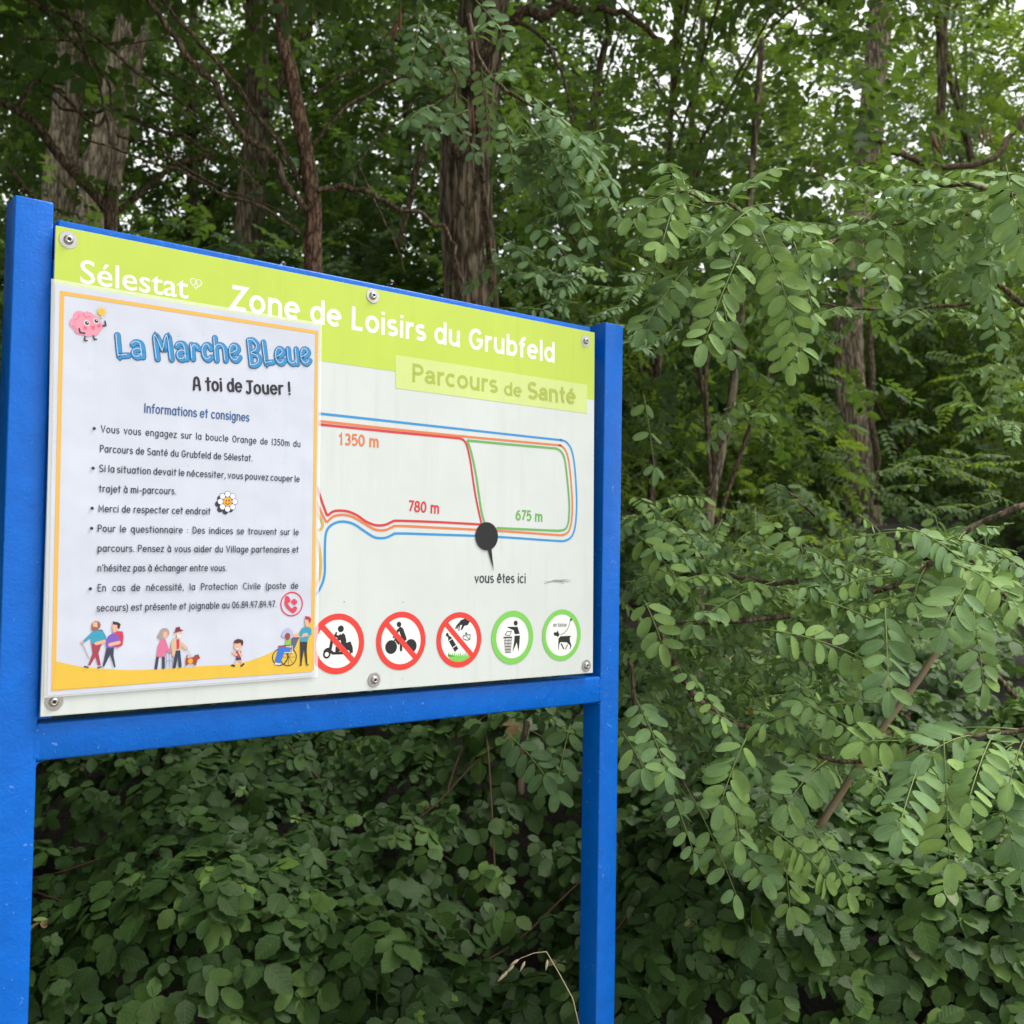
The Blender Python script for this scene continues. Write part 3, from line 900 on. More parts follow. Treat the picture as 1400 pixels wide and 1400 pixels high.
shp(pr, KW, [(370, 372), (436, 372), (432, 440), (452, 546), (440, 548), (402, 432), (346, 544), (334, 540)], NAVY)
shp(pr, KW, [(446, 216), (516, 222), (524, 270), (514, 350), (470, 366), (436, 358)], REDB)
shp(pr, KW, [(386, 262), (424, 238), (470, 250), (496, 312), (446, 330), (438, 372), (368, 374), (362, 300)], PURP)
lin_(pr, KW, [(482, 322), (400, 342)], .0036, SKIN)
shp(pr, KW, [(424, 150), (466, 152), (480, 196), (450, 232), (426, 224), (420, 190)], SKIN)
shp(pr, KW, [(426, 128), (480, 140), (498, 158), (484, 200), (468, 192), (466, 162), (426, 158)], ink(74, 50, 54))
pr.build('walkers_drawing', poster)
pr = Print(PY - .0006)
GREYH, PK2, COAT, HAT = ink(174, 160, 158), ink(226, 122, 160), ink(222, 190, 156), ink(132, 56, 66)
lin_(pr, KW, [(836, 450), (820, 556)], .0030, NAVY); lin_(pr, KW, [(888, 450), (888, 552)], .0030, NAVY)
shp(pr, KW, [(862, 292), (910, 296), (922, 370), (904, 452), (824, 452), (836, 360)], PK2)
lin_(pr, KW, [(904, 330), (920, 380), (952, 404)], .0036, PK2)
dot(pr, KW, 896, 236, 46, GREYH); dot(pr, KW, 862, 262, 28, GREYH); shp(pr, KW, [(886, 226), (920, 222), (926, 262), (906, 290), (886, 276)], SKIN)
for st in ([(916, 410), (912, 552)], [(968, 410), (970, 552)], [(908, 410), (968, 408)], [(914, 490), (970, 490)], [(940, 412), (944, 550)]): lin_(pr, KW, st, .0006, ink(150, 150, 190))
lin_(pr, KW, [(1010, 400), (988, 544)], .0034, NAVY); lin_(pr, KW, [(1026, 400), (1040, 538)], .0034, NAVY)
shp(pr, KW, [(976, 284), (1030, 278), (1052, 330), (1046, 392), (1000, 396), (986, 456), (968, 440), (954, 340)], COAT)
shp(pr, KW, [(1004, 292), (1032, 294), (1032, 376), (1006, 388)], REDB)
lin_(pr, KW, [(1044, 330), (1096, 376)], .0034, COAT)
shp(pr, KW, [(1006, 236), (1048, 228), (1050, 262), (1032, 286), (1010, 276)], ink(240, 226, 222)); shp(pr, KW, [(1020, 220), (1050, 218), (1048, 246), (1022, 246)], SKIN)
shp(pr, KW, [(976, 238), (994, 218), (1000, 186), (1036, 178), (1042, 204), (1072, 208), (1050, 222), (1006, 226)], HAT)
lin_(pr, KW, [(1098, 380), (1140, 452)], .0005, ink(190, 170, 160))
DOG = ink(164, 76, 62)
shp(pr, KW, [(1092, 466), (1158, 456), (1176, 436), (1206, 430), (1222, 466), (1196, 480), (1184, 530), (1172, 530), (1164, 512), (1112, 512), (1100, 534), (1090, 530)], DOG)
dot(pr, KW, 1132, 490, 24, ink(244, 174, 60)); lin_(pr, KW, [(1096, 470), (1106, 438)], .0012, DOG)
pr.build('couple_drawing', poster)
KR = lambda x, y: Q(280 + x / 7.7778, 800 + y / 7.7778)
pr = Print(PY - .0006)
lin_(pr, KR, [(340, 790), (312, 848), (290, 850)], .0024, SKIN); lin_(pr, KR, [(366, 790), (396, 830), (392, 850)], .0024, SKIN)
lin_(pr, KR, [(286, 852), (312, 858)], .0022, BLK); lin_(pr, KR, [(386, 858), (410, 838)], .0022, BLK)
shp(pr, KR, [(332, 764), (382, 768), (384, 802), (362, 794), (340, 800), (326, 796)], NAVY)
shp(pr, KR, [(326, 704), (384, 698), (388, 740), (380, 772), (330, 766)], MARO)
lin_(pr, KR, [(334, 740), (294, 716)], .0026, SKIN); lin_(pr, KR, [(384, 752), (362, 708)], .0026, SKIN)
dot(pr, KR, 346, 648, 42, SKIN)
shp(pr, KR, [(302, 612), (316, 584), (352, 570), (398, 580), (408, 606), (400, 642), (384, 640), (376, 614), (340, 622)], ink(92, 56, 60))
lin_(pr, KR, [(330, 672), (346, 682), (360, 670)], .0008, SWHT)
pr.build('runner_drawing', poster)
pr = Print(PY - .0006)
shp(pr, KR, [(920, 560), (1004, 550), (944, 692), (912, 640)], ink(96, 106, 136))
for x, y, r in ((800, 764, 88), (888, 764, 92)):
    c = KR(x, y); R = np.linalg.norm(KR(x, y - r) - KR(x, y + r)) / 2
    V, F = ribbon(disc(c, R, n=32), .0010, 'flat', True); pr.mesh2(V, F, BLK)
for a in range(0, 180, 45):
    lin_(pr, KR, [(888 + 66 * math.cos(rad(a)), 764 + 90 * math.sin(rad(a))), (888 - 66 * math.cos(rad(a)), 764 - 90 * math.sin(rad(a)))], .0004, BLK)
shp(pr, KR, [(784, 660), (860, 656), (900, 668), (912, 704), (846, 716), (800, 832), (740, 812)], ink(64, 124, 222))
shp(pr, KR, [(860, 586), (904, 576), (916, 650), (846, 648)], ink(144, 204, 92))
lin_(pr, KR, [(900, 640), (784, 652)], .0018, ink(156, 82, 66)); lin_(pr, KR, [(842, 716), (930, 716), (926, 648), (864, 654)], .0010, ink(214, 218, 228))
for x, y, r in ((860, 500, 34), (900, 510, 36), (838, 528, 26), (916, 540, 26), (880, 480, 26)): dot(pr, KR, x, y, r, ink(190, 194, 228))
dot(pr, KR, 876, 540, 32, ink(156, 82, 66)); shp(pr, KR, [(862, 560), (892, 560), (886, 584), (866, 584)], ink(156, 82, 66))
shp(pr, KR, [(742, 822), (800, 832), (798, 850), (740, 842)], ink(226, 226, 234))
shp(pr, KR, [(1010, 600), (1086, 602), (1080, 700), (1088, 846), (1074, 846), (1050, 676), (1024, 848), (1012, 846)], BLK)
shp(pr, KR, [(1044, 448), (1108, 446), (1124, 480), (1108, 530), (1090, 600), (1012, 602), (1018, 500)], TEAL)
lin_(pr, KR, [(1106, 520), (1020, 536), (950, 536)], .0040, SKIN); lin_(pr, KR, [(1040, 474), (1016, 530)], .0044, TEAL); lin_(pr, KR, [(1108, 474), (1110, 512)], .0052, TEAL)
shp(pr, KR, [(1062, 366), (1104, 370), (1108, 420), (1090, 448), (1068, 436), (1060, 400)], SKIN)
shp(pr, KR, [(1062, 328), (1108, 334), (1128, 360), (1116, 404), (1102, 400), (1096, 370), (1064, 362)], ink(196, 64, 66))
for p in ([(1004, 852), (1024, 850)], [(1082, 852), (1100, 846)]): lin_(pr, KR, p, .0010, BLK)
pr.build('wheelchair_drawing', poster)

# ------------------------------------------------------------------ ground
def vnoise(x, y, s, seed=0):
    """smooth value noise"""
    x = np.asarray(x, float) / s; y = np.asarray(y, float) / s
    xi, yi = np.floor(x).astype(int), np.floor(y).astype(int)
    fx, fy = x - xi, y - yi
    fx, fy = fx * fx * (3 - 2 * fx), fy * fy * (3 - 2 * fy)
    def h(a, b):
        n = (a * 374761393 + b * 668265263 + seed * 974711) & 0x7fffffff
        n = ((n ^ (n >> 13)) * 1274126177) & 0x7fffffff
        return ((n ^ (n >> 16)) & 0xffff) / 65535.0
    return (h(xi, yi) * (1 - fx) + h(xi + 1, yi) * fx) * (1 - fy) + (h(xi, yi + 1) * (1 - fx) + h(xi + 1, yi + 1) * fx) * fy
def sstep(a, b, x):
    t = np.clip((np.asarray(x, float) - a) / (b - a), 0, 1)
    return t * t * (3 - 2 * t)
FRONT = 1.62
def cover(x, y):
    """top of the bramble cover"""
    x = np.asarray(x, float); y = np.asarray(y, float)
    z = .80 * sstep(FRONT, 2.05, y) + .30 * np.clip(y - 2.0, 0, 1.0) + .215 * np.clip(y - 3.0, 0, 4.5) + .05 * np.clip(y - 7.5, 0, 60)
    n = (vnoise(x, y, .55, 3) - .5) * .40 + (vnoise(x, y, .2, 5) - .5) * .17
    return z + n * sstep(FRONT, 2.0, y) * (1 - .6 * sstep(4, 7, y))
def ground(x, y):
    z = cover(x, y)
    return np.where(np.asarray(y) < FRONT, 0, z - .42 * sstep(FRONT, 1.9, y) * (1 - .7 * sstep(4.5, 7, y)))
gx = np.concatenate([np.linspace(-600, -9, 12)[:-1], np.linspace(-9, 9, 91), np.linspace(9, 600, 12)[1:]])
gy = np.concatenate([np.linspace(-600, -4, 12)[:-1], np.linspace(-4, 14, 121), np.linspace(14, 600, 14)[1:]])
XX, YY = np.meshgrid(gx, gy)
ZZ = ground(XX, np.minimum(YY, 40))
nx, ny = len(gx), len(gy)
V = np.stack([XX.ravel(), YY.ravel(), ZZ.ravel()], 1)
ii = (np.arange(ny - 1)[:, None] * nx + np.arange(nx - 1)[None]).ravel()
F = np.stack([ii, ii + 1, ii + nx + 1, ii + nx], 1)
def soil():
    m, t, b, o = nodes('forest_soil')
    g = N(t, 'ShaderNodeNewGeometry')
    n1 = N(t, 'ShaderNodeTexNoise', i_Scale=3.0, i_Detail=8.0, i_Roughness=.7)
    n2 = N(t, 'ShaderNodeTexNoise', i_Scale=60.0, i_Detail=4.0)
    for n in (n1, n2): t.links.new(g.outputs['Position'], n.inputs['Vector'])
    a = ramp(t, n1.outputs['Fac'], [(.35, (.010, .008, .006)), (.65, (.020, .015, .010))])
    p = ramp(t, n2.outputs['Fac'], [(.3, (.22, .20, .16)), (.7, (.34, .31, .26))])       # gravel of the path
    sx = N(t, 'ShaderNodeSeparateXYZ'); t.links.new(g.outputs['Position'], sx.inputs[0])
    st = math_n(t, 'ADD', sx.outputs['Y'], math_n(t, 'MULTIPLY', n1.outputs['Fac'], .5))
    f = ramp(t, math_n(t, 'MULTIPLY', st, .5), [(.66, (0, 0, 0)), (.82, (1, 1, 1))])
    mx = N(t, 'ShaderNodeMixRGB')
    t.links.new(f.outputs[0], mx.inputs[0]); t.links.new(p.outputs[0], mx.inputs[1]); t.links.new(a.outputs[0], mx.inputs[2])
    t.links.new(mx.outputs[0], b.inputs['Base Color'])
    b.inputs['Roughness'].default_value = .95
    bp = N(t, 'ShaderNodeBump', i_Strength=.6, i_Distance=.02)
    t.links.new(n2.outputs['Fac'], bp.inputs['Height']); t.links.new(bp.outputs[0], b.inputs['Normal'])
    return m
me = mesh_np('ground', V, F.ravel(), np.full(len(F), 4))
tag(link('ground', me, None, [soil()]), kind='structure')

# ------------------------------------------------------------------ plant materials
def leaf_mat(name, stops, under, trans, rough=.5, vein=.0, vfreq=6.0, spec=.4, tcol=None, tmix=.28):
    m, t, b, o = nodes(name)
    at_ = N(t, 'ShaderNodeAttribute', attribute_name='lv')
    sx = N(t, 'ShaderNodeSeparateXYZ'); t.links.new(at_.outputs['Vector'], sx.inputs[0])
    u, v, k = sx.outputs[0], sx.outputs[1], sx.outputs[2]
    col = ramp(t, k, stops).outputs[0]
    geo = N(t, 'ShaderNodeNewGeometry')
    nz = N(t, 'ShaderNodeTexNoise', i_Scale=45.0, i_Detail=3.0)
    t.links.new(geo.outputs['Position'], nz.inputs['Vector'])
    mo = N(t, 'ShaderNodeMixRGB', blend_type='MULTIPLY'); mo.inputs[0].default_value = .55
    t.links.new(col, mo.inputs[1])
    t.links.new(ramp(t, nz.outputs['Fac'], [(.3, (.62, .62, .62)), (.7, (1.25, 1.25, 1.2))]).outputs[0], mo.inputs[2])
    sp = N(t, 'ShaderNodeTexNoise', i_Scale=150.0, i_Detail=2.0, i_Roughness=.4)          # brown blemishes
    t.links.new(geo.outputs['Position'], sp.inputs['Vector'])
    bm_ = N(t, 'ShaderNodeMixRGB'); bm_.inputs[2].default_value = (.13, .085, .035, 1)
    t.links.new(math_n(t, 'MULTIPLY', ramp(t, sp.outputs['Fac'], [(.70, (0, 0, 0)), (.74, (1, 1, 1))]).outputs[0], .75), bm_.inputs[0])
    t.links.new(mo.outputs[0], bm_.inputs[1])
    col = bm_.outputs[0]
    av = math_n(t, 'ABSOLUTE', v)
    if vein:
        s = math_n(t, 'SINE', math_n(t, 'MULTIPLY', math_n(t, 'SUBTRACT', u, math_n(t, 'MULTIPLY', av, .32)), vfreq * 6.283))
        vn = math_n(t, 'POWER', math_n(t, 'MULTIPLY', math_n(t, 'ADD', s, 1.0), .5), 3.0)
        mid = math_n(t, 'SUBTRACT', 1.0, math_n(t, 'MULTIPLY', av, 11.0)); mid = math_n(t, 'MAXIMUM', mid, 0.0)
        vv_ = math_n(t, 'MAXIMUM', math_n(t, 'MULTIPLY', vn, .5), mid)
        mv = N(t, 'ShaderNodeMixRGB')
        t.links.new(math_n(t, 'MULTIPLY', vv_, .22), mv.inputs[0]); t.links.new(col, mv.inputs[1])
        mv.inputs[2].default_value = (*[min(1, c * 2.2 + .02) for c in stops[1][1]], 1)
        col = mv.outputs[0]
        bp = N(t, 'ShaderNodeBump', i_Strength=vein, i_Distance=.0022)
        bp.invert = True
        t.links.new(math_n(t, 'ADD', vn, mid), bp.inputs['Height'])
        t.links.new(bp.outputs[0], b.inputs['Normal'])
    ud = N(t, 'ShaderNodeMixRGB'); ud.inputs[2].default_value = (*under, 1)
    t.links.new(math_n(t, 'MULTIPLY', geo.outputs['Backfacing'], .6), ud.inputs[0]); t.links.new(col, ud.inputs[1])
    t.links.new(ud.outputs[0], b.inputs['Base Color'])
    b.inputs['Roughness'].default_value = rough
    b.inputs['Specular IOR Level'].default_value = spec
    tr = N(t, 'ShaderNodeBsdfTranslucent')
    tm = N(t, 'ShaderNodeMixRGB'); tm.inputs[0].default_value = .7; tm.inputs[2].default_value = (*trans, 1)
    t.links.new(col, tm.inputs[1]); t.links.new(tm.outputs[0], tr.inputs['Color'])
    ms = N(t, 'ShaderNodeMixShader'); ms.inputs[0].default_value = tmix
    t.links.new(b.outputs[0], ms.inputs[1]); t.links.new(tr.outputs[0], ms.inputs[2])
    t.links.new(ms.outputs[0], o.inputs['Surface'])
    return m
YL = (.42, .30, .03)
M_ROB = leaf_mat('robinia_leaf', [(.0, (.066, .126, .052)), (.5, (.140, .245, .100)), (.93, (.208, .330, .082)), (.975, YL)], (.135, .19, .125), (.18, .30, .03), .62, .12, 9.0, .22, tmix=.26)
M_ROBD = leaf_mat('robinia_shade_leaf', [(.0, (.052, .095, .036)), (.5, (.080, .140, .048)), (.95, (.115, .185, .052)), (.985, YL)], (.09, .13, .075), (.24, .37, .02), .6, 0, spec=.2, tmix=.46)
M_BRA = leaf_mat('bramble_leaf', [(.0, (.016, .041, .009)), (.6, (.035, .078, .017)), (.90, (.108, .198, .040)), (.95, (.13, .22, .04)), (.98, (.20, .24, .12)), (1.0, (.17, .11, .055))], (.10, .14, .08), (.10, .20, .02), .55, .15, 6.5, .26, tmix=.22)
M_BEE = leaf_mat('broad_leaf', [(.0, (.024, .056, .016)), (.6, (.042, .090, .020)), (1.0, (.085, .14, .022))], (.08, .12, .06), (.17, .29, .03), .6, 0, spec=.2, tmix=.42)
def bark(name, dark, light, sc=1.0, stretch=.13, bump=1.0):
    m, t, b, o = nodes(name)
    tc = N(t, 'ShaderNodeTexCoord')
    mp = N(t, 'ShaderNodeMapping'); mp.inputs['Scale'].default_value = (sc, sc, sc * stretch)
    t.links.new(tc.outputs['Object'], mp.inputs[0])
    n1 = N(t, 'ShaderNodeTexNoise', i_Scale=55.0, i_Detail=6.0, i_Roughness=.6, i_Distortion=.4)
    vo = N(t, 'ShaderNodeTexVoronoi', feature='DISTANCE_TO_EDGE', i_Scale=28.0)
    n2 = N(t, 'ShaderNodeTexNoise', i_Scale=3.0, i_Detail=3.0)
    t.links.new(mp.outputs[0], n1.inputs['Vector'])
    dm = N(t, 'ShaderNodeVectorMath', operation='ADD')
    sc_ = N(t, 'ShaderNodeVectorMath', operation='SCALE'); sc_.inputs['Scale'].default_value = .05
    t.links.new(n1.outputs['Color'], sc_.inputs[0]); t.links.new(mp.outputs[0], dm.inputs[0]); t.links.new(sc_.outputs[0], dm.inputs[1])
    t.links.new(dm.outputs[0], vo.inputs['Vector']); t.links.new(tc.outputs['Object'], n2.inputs['Vector'])
    vv = math_n(t, 'MINIMUM', math_n(t, 'ADD', math_n(t, 'MULTIPLY', vo.outputs['Distance'], 3.0), .45), 1.0)
    h = math_n(t, 'MULTIPLY', vv, n1.outputs['Fac'])
    c = ramp(t, h, [(.26, dark), (.60, light)])
    mo = N(t, 'ShaderNodeMixRGB', blend_type='MULTIPLY'); mo.inputs[0].default_value = .7
    t.links.new(c.outputs[0], mo.inputs[1])
    t.links.new(ramp(t, n2.outputs['Fac'], [(.35, (.6, .68, .55)), (.65, (1.1, 1.05, 1.0))]).outputs[0], mo.inputs[2])
    t.links.new(mo.outputs[0], b.inputs['Base Color'])
    b.inputs['Roughness'].default_value = .9
    b.inputs['Specular IOR Level'].default_value = .15
    bp = N(t, 'ShaderNodeBump', i_Strength=bump, i_Distance=.025)
    t.links.new(h, bp.inputs['Height']); t.links.new(bp.outputs[0], b.inputs['Normal'])
    return m
M_BARK = bark('furrowed_bark', (.060, .044, .030), (.35, .285, .212))
M_BARKP = bark('pale_bark', (.075, .06, .047), (.37, .30, .225), 1.0, .2, .6)
M_TWIG = bark('twig_bark', (.045, .032, .023), (.22, .165, .12), 2.0, .3, .4)
M_CANE = flat('bramble_cane', (.10, .055, .035), .6, .3)
M_RACH = flat('leaf_stalk', (.16, .22, .06), .55, .3)
M_DRY = flat('dry_straw', (.42, .35, .23), .7, .2)
M_POD = flat('dry_pod', (.13, .065, .035), .7, .2)

# ------------------------------------------------------------------ leaves as instances of small templates
def leaflet(nu, wid, serr=0, fold=.18, droop=.10, wave=0.0, shape=1.0, notch=False):
    """one blade along +X (length 1), normal +Z; returns V, faces, uv"""
    us = np.linspace(0, 1, nu + 1) if serr else .5 - .5 * np.cos(np.linspace(0, math.pi, nu + 1))
    V, UV, idx = [(0, 0, 0)], [(0, 0)], []
    for i in range(1, nu):
        u = us[i]
        wv = wid * .5 * ((math.sin(math.pi * u ** shape) ** .75) if serr else (4 * u * (1 - u)) ** .5 * (.90 + .16 * u))
        if serr and i % 2: wv *= (1 - serr)
        z0 = -droop * u * u
        row = []
        for v in (-1, 0, 1):
            row.append(len(V))
            xx = u + (serr * .25 * wid if (serr and i % 2 == 0 and v) else 0)
            V.append((xx, v * wv, z0 + abs(v) * wv * fold * 2 + (wave * math.sin(i * 2.1 + v) if v else 0)))
            UV.append((u, v * wv / (wid * .5)))
        idx.append(row)
    tip = len(V); V.append((1 - (.03 if notch else 0), 0, -droop)); UV.append((1, 0))
    F = [[0, idx[0][1], idx[0][0]][::-1], [0, idx[0][2], idx[0][1]][::-1]]
    for a, b in zip(idx[:-1], idx[1:]):
        F += [[a[0], b[0], b[1], a[1]], [a[1], b[1], b[2], a[2]]]
    a = idx[-1]
    F += [[a[0], tip, a[1]], [a[1], tip, a[2]]]
    return np.array(V), F, np.array(UV)
def frame(x, n):
    x = np.asarray(x, float); x = x / (np.linalg.norm(x) + 1e-12)
    n = np.asarray(n, float); n = n - x * (n @ x)
    if np.linalg.norm(n) < 1e-6:
        n = np.cross(x, [1, .3, .2]); 
    n = n / np.linalg.norm(n)
    return np.stack([x, np.cross(n, x), n], 1)
class Leaves:
    """collects leaf blades; one numpy block per batch"""
    def __init__(s): s.V, s.L, s.T, s.A, s.n = [], [], [], [], 0
    def batch(s, tpl, M, pos, tint):
        """tpl (V,F,UV[,leaf id]); M (k,3,3) with scale, pos (k,3), tint (k,)"""
        V, F, UV = tpl[:3]
        k, n = len(pos), len(V)
        W = np.einsum('kij,nj->kni', M, V) + np.asarray(pos)[:, None, :]
        s.V.append(W.reshape(-1, 3).astype(np.float32))
        lp = np.array([i for f in F for i in f]); tt = np.array([len(f) for f in F])
        s.L.append((lp[None] + (np.arange(k) * n)[:, None] + s.n).ravel())
        s.T.append(np.tile(tt, k))
        a = np.zeros((k, n, 3), np.float32)
        a[:, :, :2] = UV[None]
        a[:, :, 2] = np.asarray(tint)[:, None]
        if len(tpl) > 3: a[:, :, 2] = np.clip(a[:, :, 2] + tpl[3][None], 0, 1)
        s.A.append(a.reshape(-1, 3))
        s.n += k * n
    def build(s, name, parent, mat):
        me = mesh_np(name, np.concatenate(s.V), np.concatenate(s.L), np.concatenate(s.T), None, True, np.concatenate(s.A))
        return link(name, me, parent, [mat])
def merge(parts):
    """parts: list of (tpl, M3x3, offset, tint) -> one template"""
    V, F, U, T = [], [], [], []
    o = 0
    for (tp, M, off, tn) in parts:
        V.append(tp[0] @ np.asarray(M).T + np.asarray(off)); U.append(tp[2])
        F += [[i + o for i in f] for f in tp[1]]
        T.append(np.full(len(tp[0]), tn)); o += len(tp[0])
    return np.concatenate(V), F, np.concatenate(U), np.concatenate(T)
def rot_rand(k, nrm, spread, q=rng):
    """k frames whose Z is nrm (k,3) disturbed by spread, X random"""
    n = np.asarray(nrm, float) + spread * q.standard_normal((k, 3))
    n /= np.linalg.norm(n, axis=1)[:, None]
    x = q.standard_normal((k, 3)); x -= n * (x * n).sum(1)[:, None]
    x /= np.linalg.norm(x, axis=1)[:, None]
    return np.stack([x, np.cross(n, x), n], 2)
def kite(wid, fold=.15):
    V = np.array([(0, 0, 0), (.5, -wid / 2, fold * wid), (1, 0, -.08), (.5, wid / 2, fold * wid)])
    return V, [[0, 1, 2], [0, 2, 3]], np.array([(0, 0), (.5, -1), (1, 0), (.5, 1)], float)
def hexleaf(wid, fold=.14, drop=.10):
    V = np.array([(0, 0, 0), (.28, -wid * .44, fold * wid), (.68, -wid * .42, fold * wid - drop * .4), (1, 0, -drop), (.68, wid * .42, fold * wid - drop * .4), (.28, wid * .44, fold * wid)])
    return V, [[0, 1, 2, 3], [0, 3, 4, 5]], np.array([(0, 0), (.28, -1), (.68, -1), (1, 0), (.68, 1), (.28, 1)], float)
def frond_tpl(npair, q, hi=False):
    """pinnate leaf of unit length along +X"""
    parts = []
    for i in range(npair):
        x = .16 + .78 * i / (npair - 1)
        L = .26 * (1 - .35 * abs(i / (npair - 1) - .45)) * q.uniform(.85, 1.1)
        z = -.22 * x * x
        for s in (-1, 1):
            a = s * rad(q.uniform(58, 78)); d = (math.cos(a), math.sin(a), q.uniform(-.35, .05))
            parts.append((hexleaf(.52), frame(d, (q.uniform(-.25, .05), q.uniform(-.2, .2), 1)) * L, (x, 0, z), q.uniform(-.12, .12)))
    parts.append((hexleaf(.5), frame((1, 0, -.3), (.2, 0, 1)) * .24, (.96, 0, -.21), 0))
    return merge(parts)
def spray_tpl(nl, q):
    """broad leaved twig"""
    parts = []
    for i in range(nl):
        x = .1 + .85 * i / (nl - 1); s = 1 if i % 2 else -1
        a = s * rad(q.uniform(35, 70))
        parts.append((hexleaf(.62), frame((math.cos(a), math.sin(a), q.uniform(-.6, .2)), (q.uniform(-.4, .4), q.uniform(-.4, .4), 1)) * q.uniform(.17, .27), (x, 0, -.12 * x * x), q.uniform(-.2, .2)))
    return merge(parts)
FROND = [frond_tpl(n, np.random.default_rng(i)) for i, n in enumerate((6, 7, 7, 8))]
SPRAY = [spray_tpl(n, np.random.default_rng(20 + i)) for i, n in enumerate((11, 12, 13, 12))]
LF_HI = [leaflet(8, w_, 0, f_, d_, 0, .95, True) for w_, f_, d_ in ((.52, .12, .06), (.47, .05, .12), (.57, .20, .02), (.50, .02, .22), (.54, -.12, .10), (.44, .25, .30))]

# ------------------------------------------------------------------ woody parts
def wood(parent, name, strokes, mat, sides=10, jit=.05):
    """strokes: list of (points, r0, r1)"""
    mb = MB()
    for P, r0, r1 in strokes:
        nn_ = len(P)
        P = spline(P, 6)
        if nn_ >= 4:                       # small kinks
            k_ = rng.normal(0, max(r0, r1) * .55, P.shape); k_[0] = k_[-1] = 0; P = P + (k_ + np.roll(k_, 1, 0)) / 2
        R = np.linspace(r0, r1, len(P)) * (1 + rng.normal(0, .05, len(P)))
        V, F = tube(P, R, sides if max(r0, r1) > .02 else 6, jit)
        mb.add(V, F, mat)
    return mb.build(name, parent, True)

# ------------------------------------------------------------------ forest trees
def gz(x, y): return float(ground(np.array([x]), np.array([y]))[0])
def trunk_path(px, d, top=9.0, d2=None):
    """trunk axis through photo points (listed from the foot up), carried down to the ground and up"""
    d2 = d2 or d
    P = [at(p[0], p[1], d + (d2 - d) * i / max(1, len(px) - 1)) for i, p in enumerate(px)]
    lo = P[0] - P[1]; lo = lo / abs(lo[2])
    p = P[0].copy()
    for _ in range(200):
        if p[2] < gz(p[0], p[1]) - .12: break
        p = p + lo * .05 * np.array([.6, .6, 1])
    up = P[-1] - P[-2]; up = up / max(.2, up[2])
    q = P[-1]
    out = [p] + P
    while q[2] < top:
        q = q + np.array([up[0] * .7 + rng.normal(0, .06), up[1] * .7 + rng.normal(0, .06), 1.0]) * 1.2
        out.append(q)
    return out
def clumps(Lv, cen, sig, n, tpls, size, up=(0, 0, 1), spread=.45, tint=(.45, .2), out=.7):
    """leafy twigs around clump centres"""
    cen = np.asarray(cen)
    k = len(cen) * n
    c = np.repeat(cen, n, 0)
    sg = np.asarray(sig) * np.ones(3)
    off = rng.standard_normal((k, 3)) * sg
    pos = c + off
    x = off / (np.linalg.norm(off, axis=1)[:, None] + 1e-9) * out + .6 * rng.standard_normal((k, 3)); x[:, 2] = x[:, 2] * .5 - .25
    x /= np.linalg.norm(x, axis=1)[:, None]
    nr = np.asarray(up) + spread * rng.standard_normal((k, 3))
    nr -= x * (nr * x).sum(1)[:, None]; nr /= np.linalg.norm(nr, axis=1)[:, None] + 1e-9
    s = rng.uniform(size[0], size[1], k)
    M = np.stack([x, np.cross(nr, x), nr], 2) * s[:, None, None]
    ct = np.repeat(rng.normal(tint[0], tint[1] * .6, len(cen)), n)
    tn = np.clip(ct + rng.normal(0, tint[1] * .6, k), 0, .82)
    w_ = rng.integers(0, len(tpls), k)
    for i, tp in enumerate(tpls):
        m = w_ == i
        if m.any(): Lv.batch(tp, M[m], pos[m], tn[m])
def in_ell(k, c, r, power=.45):
    v = rng.standard_normal((k, 3)); v /= np.linalg.norm(v, axis=1)[:, None]
    return np.asarray(c) + v * np.asarray(r) * (rng.random(k) ** power)[:, None]
def tree(name, label, group, path, r0, r1, mat, crowns, tpls, lmat, size, branches=(), nper=40, sig=.34, up=(0, -.15, 1), tint=(.45, .2)):
    o = empty(name, tuple(path[0]))
    tag(o, label, 'tree', group)
    off = -np.array(path[0])
    L = [np.asarray(p) + off for p in path]
    mb = MB()
    P = spline(L, 12)
    t = np.linspace(0, 1, len(P))
    R = r0 + (r1 - r0) * t ** .8 + r0 * .45 * np.exp(-t * 14)
    ns = 28
    V, F = tube(P, R, ns)
    th = np.tile(np.linspace(0, 2 * math.pi, ns, endpoint=False), len(P)); tt = np.repeat(P[:, 2], ns)
    ph = rng.uniform(0, 6.28, 6)
    dz = sum(a * np.sin(k * th + ph[i] + w_ * np.sin(tt * f + ph[-i - 1])) for i, (k, a, w_, f) in enumerate(((2, .05, .6, 1.1), (5, .04, .9, 2.3), (9, .045, 1.2, 3.1), (13, .035, 1.5, 4.7))))
    ax = np.repeat(P, ns, 0)
    V[:len(ax)] = ax + (V[:len(ax)] - ax) * (1 + dz + .02 * rng.standard_normal(len(ax)))[:, None]
    mb.add(V, F, mat); mb.build('trunk', o, True)
    Lv = Leaves()
    for c, r, k in crowns:
        cen = in_ell(k, np.asarray(c) + off, r)
        clumps(Lv, cen, sig, nper, tpls, size, up, .45, tint)
        # limbs that carry the clumps
        for q in cen[rng.permutation(len(cen))[:4]]:
            j = int(np.argmin(np.abs(P[:, 2] - (q[2] - .9 - .4 * rng.random()))))
            a = P[j]; mid = (a + q) / 2 + np.array([0, 0, .25]) + rng.normal(0, .12, 3)
            wood(o, 'branch', [((a, mid, q), min(.035, R[j] * .45), .007)], M_TWIG if r0 < .1 else mat, 7)
    for bp, a, b in branches:
        wood(o, 'branch', [([np.asarray(p) + off for p in bp], a, b)], M_TWIG, 9)
    if Lv.n: Lv.build('crown', o, lmat)
    return o
PX = lambda d, *pts: [at(x, y, d) for x, y in pts]
GT = 'tall trees in the wood behind the board'
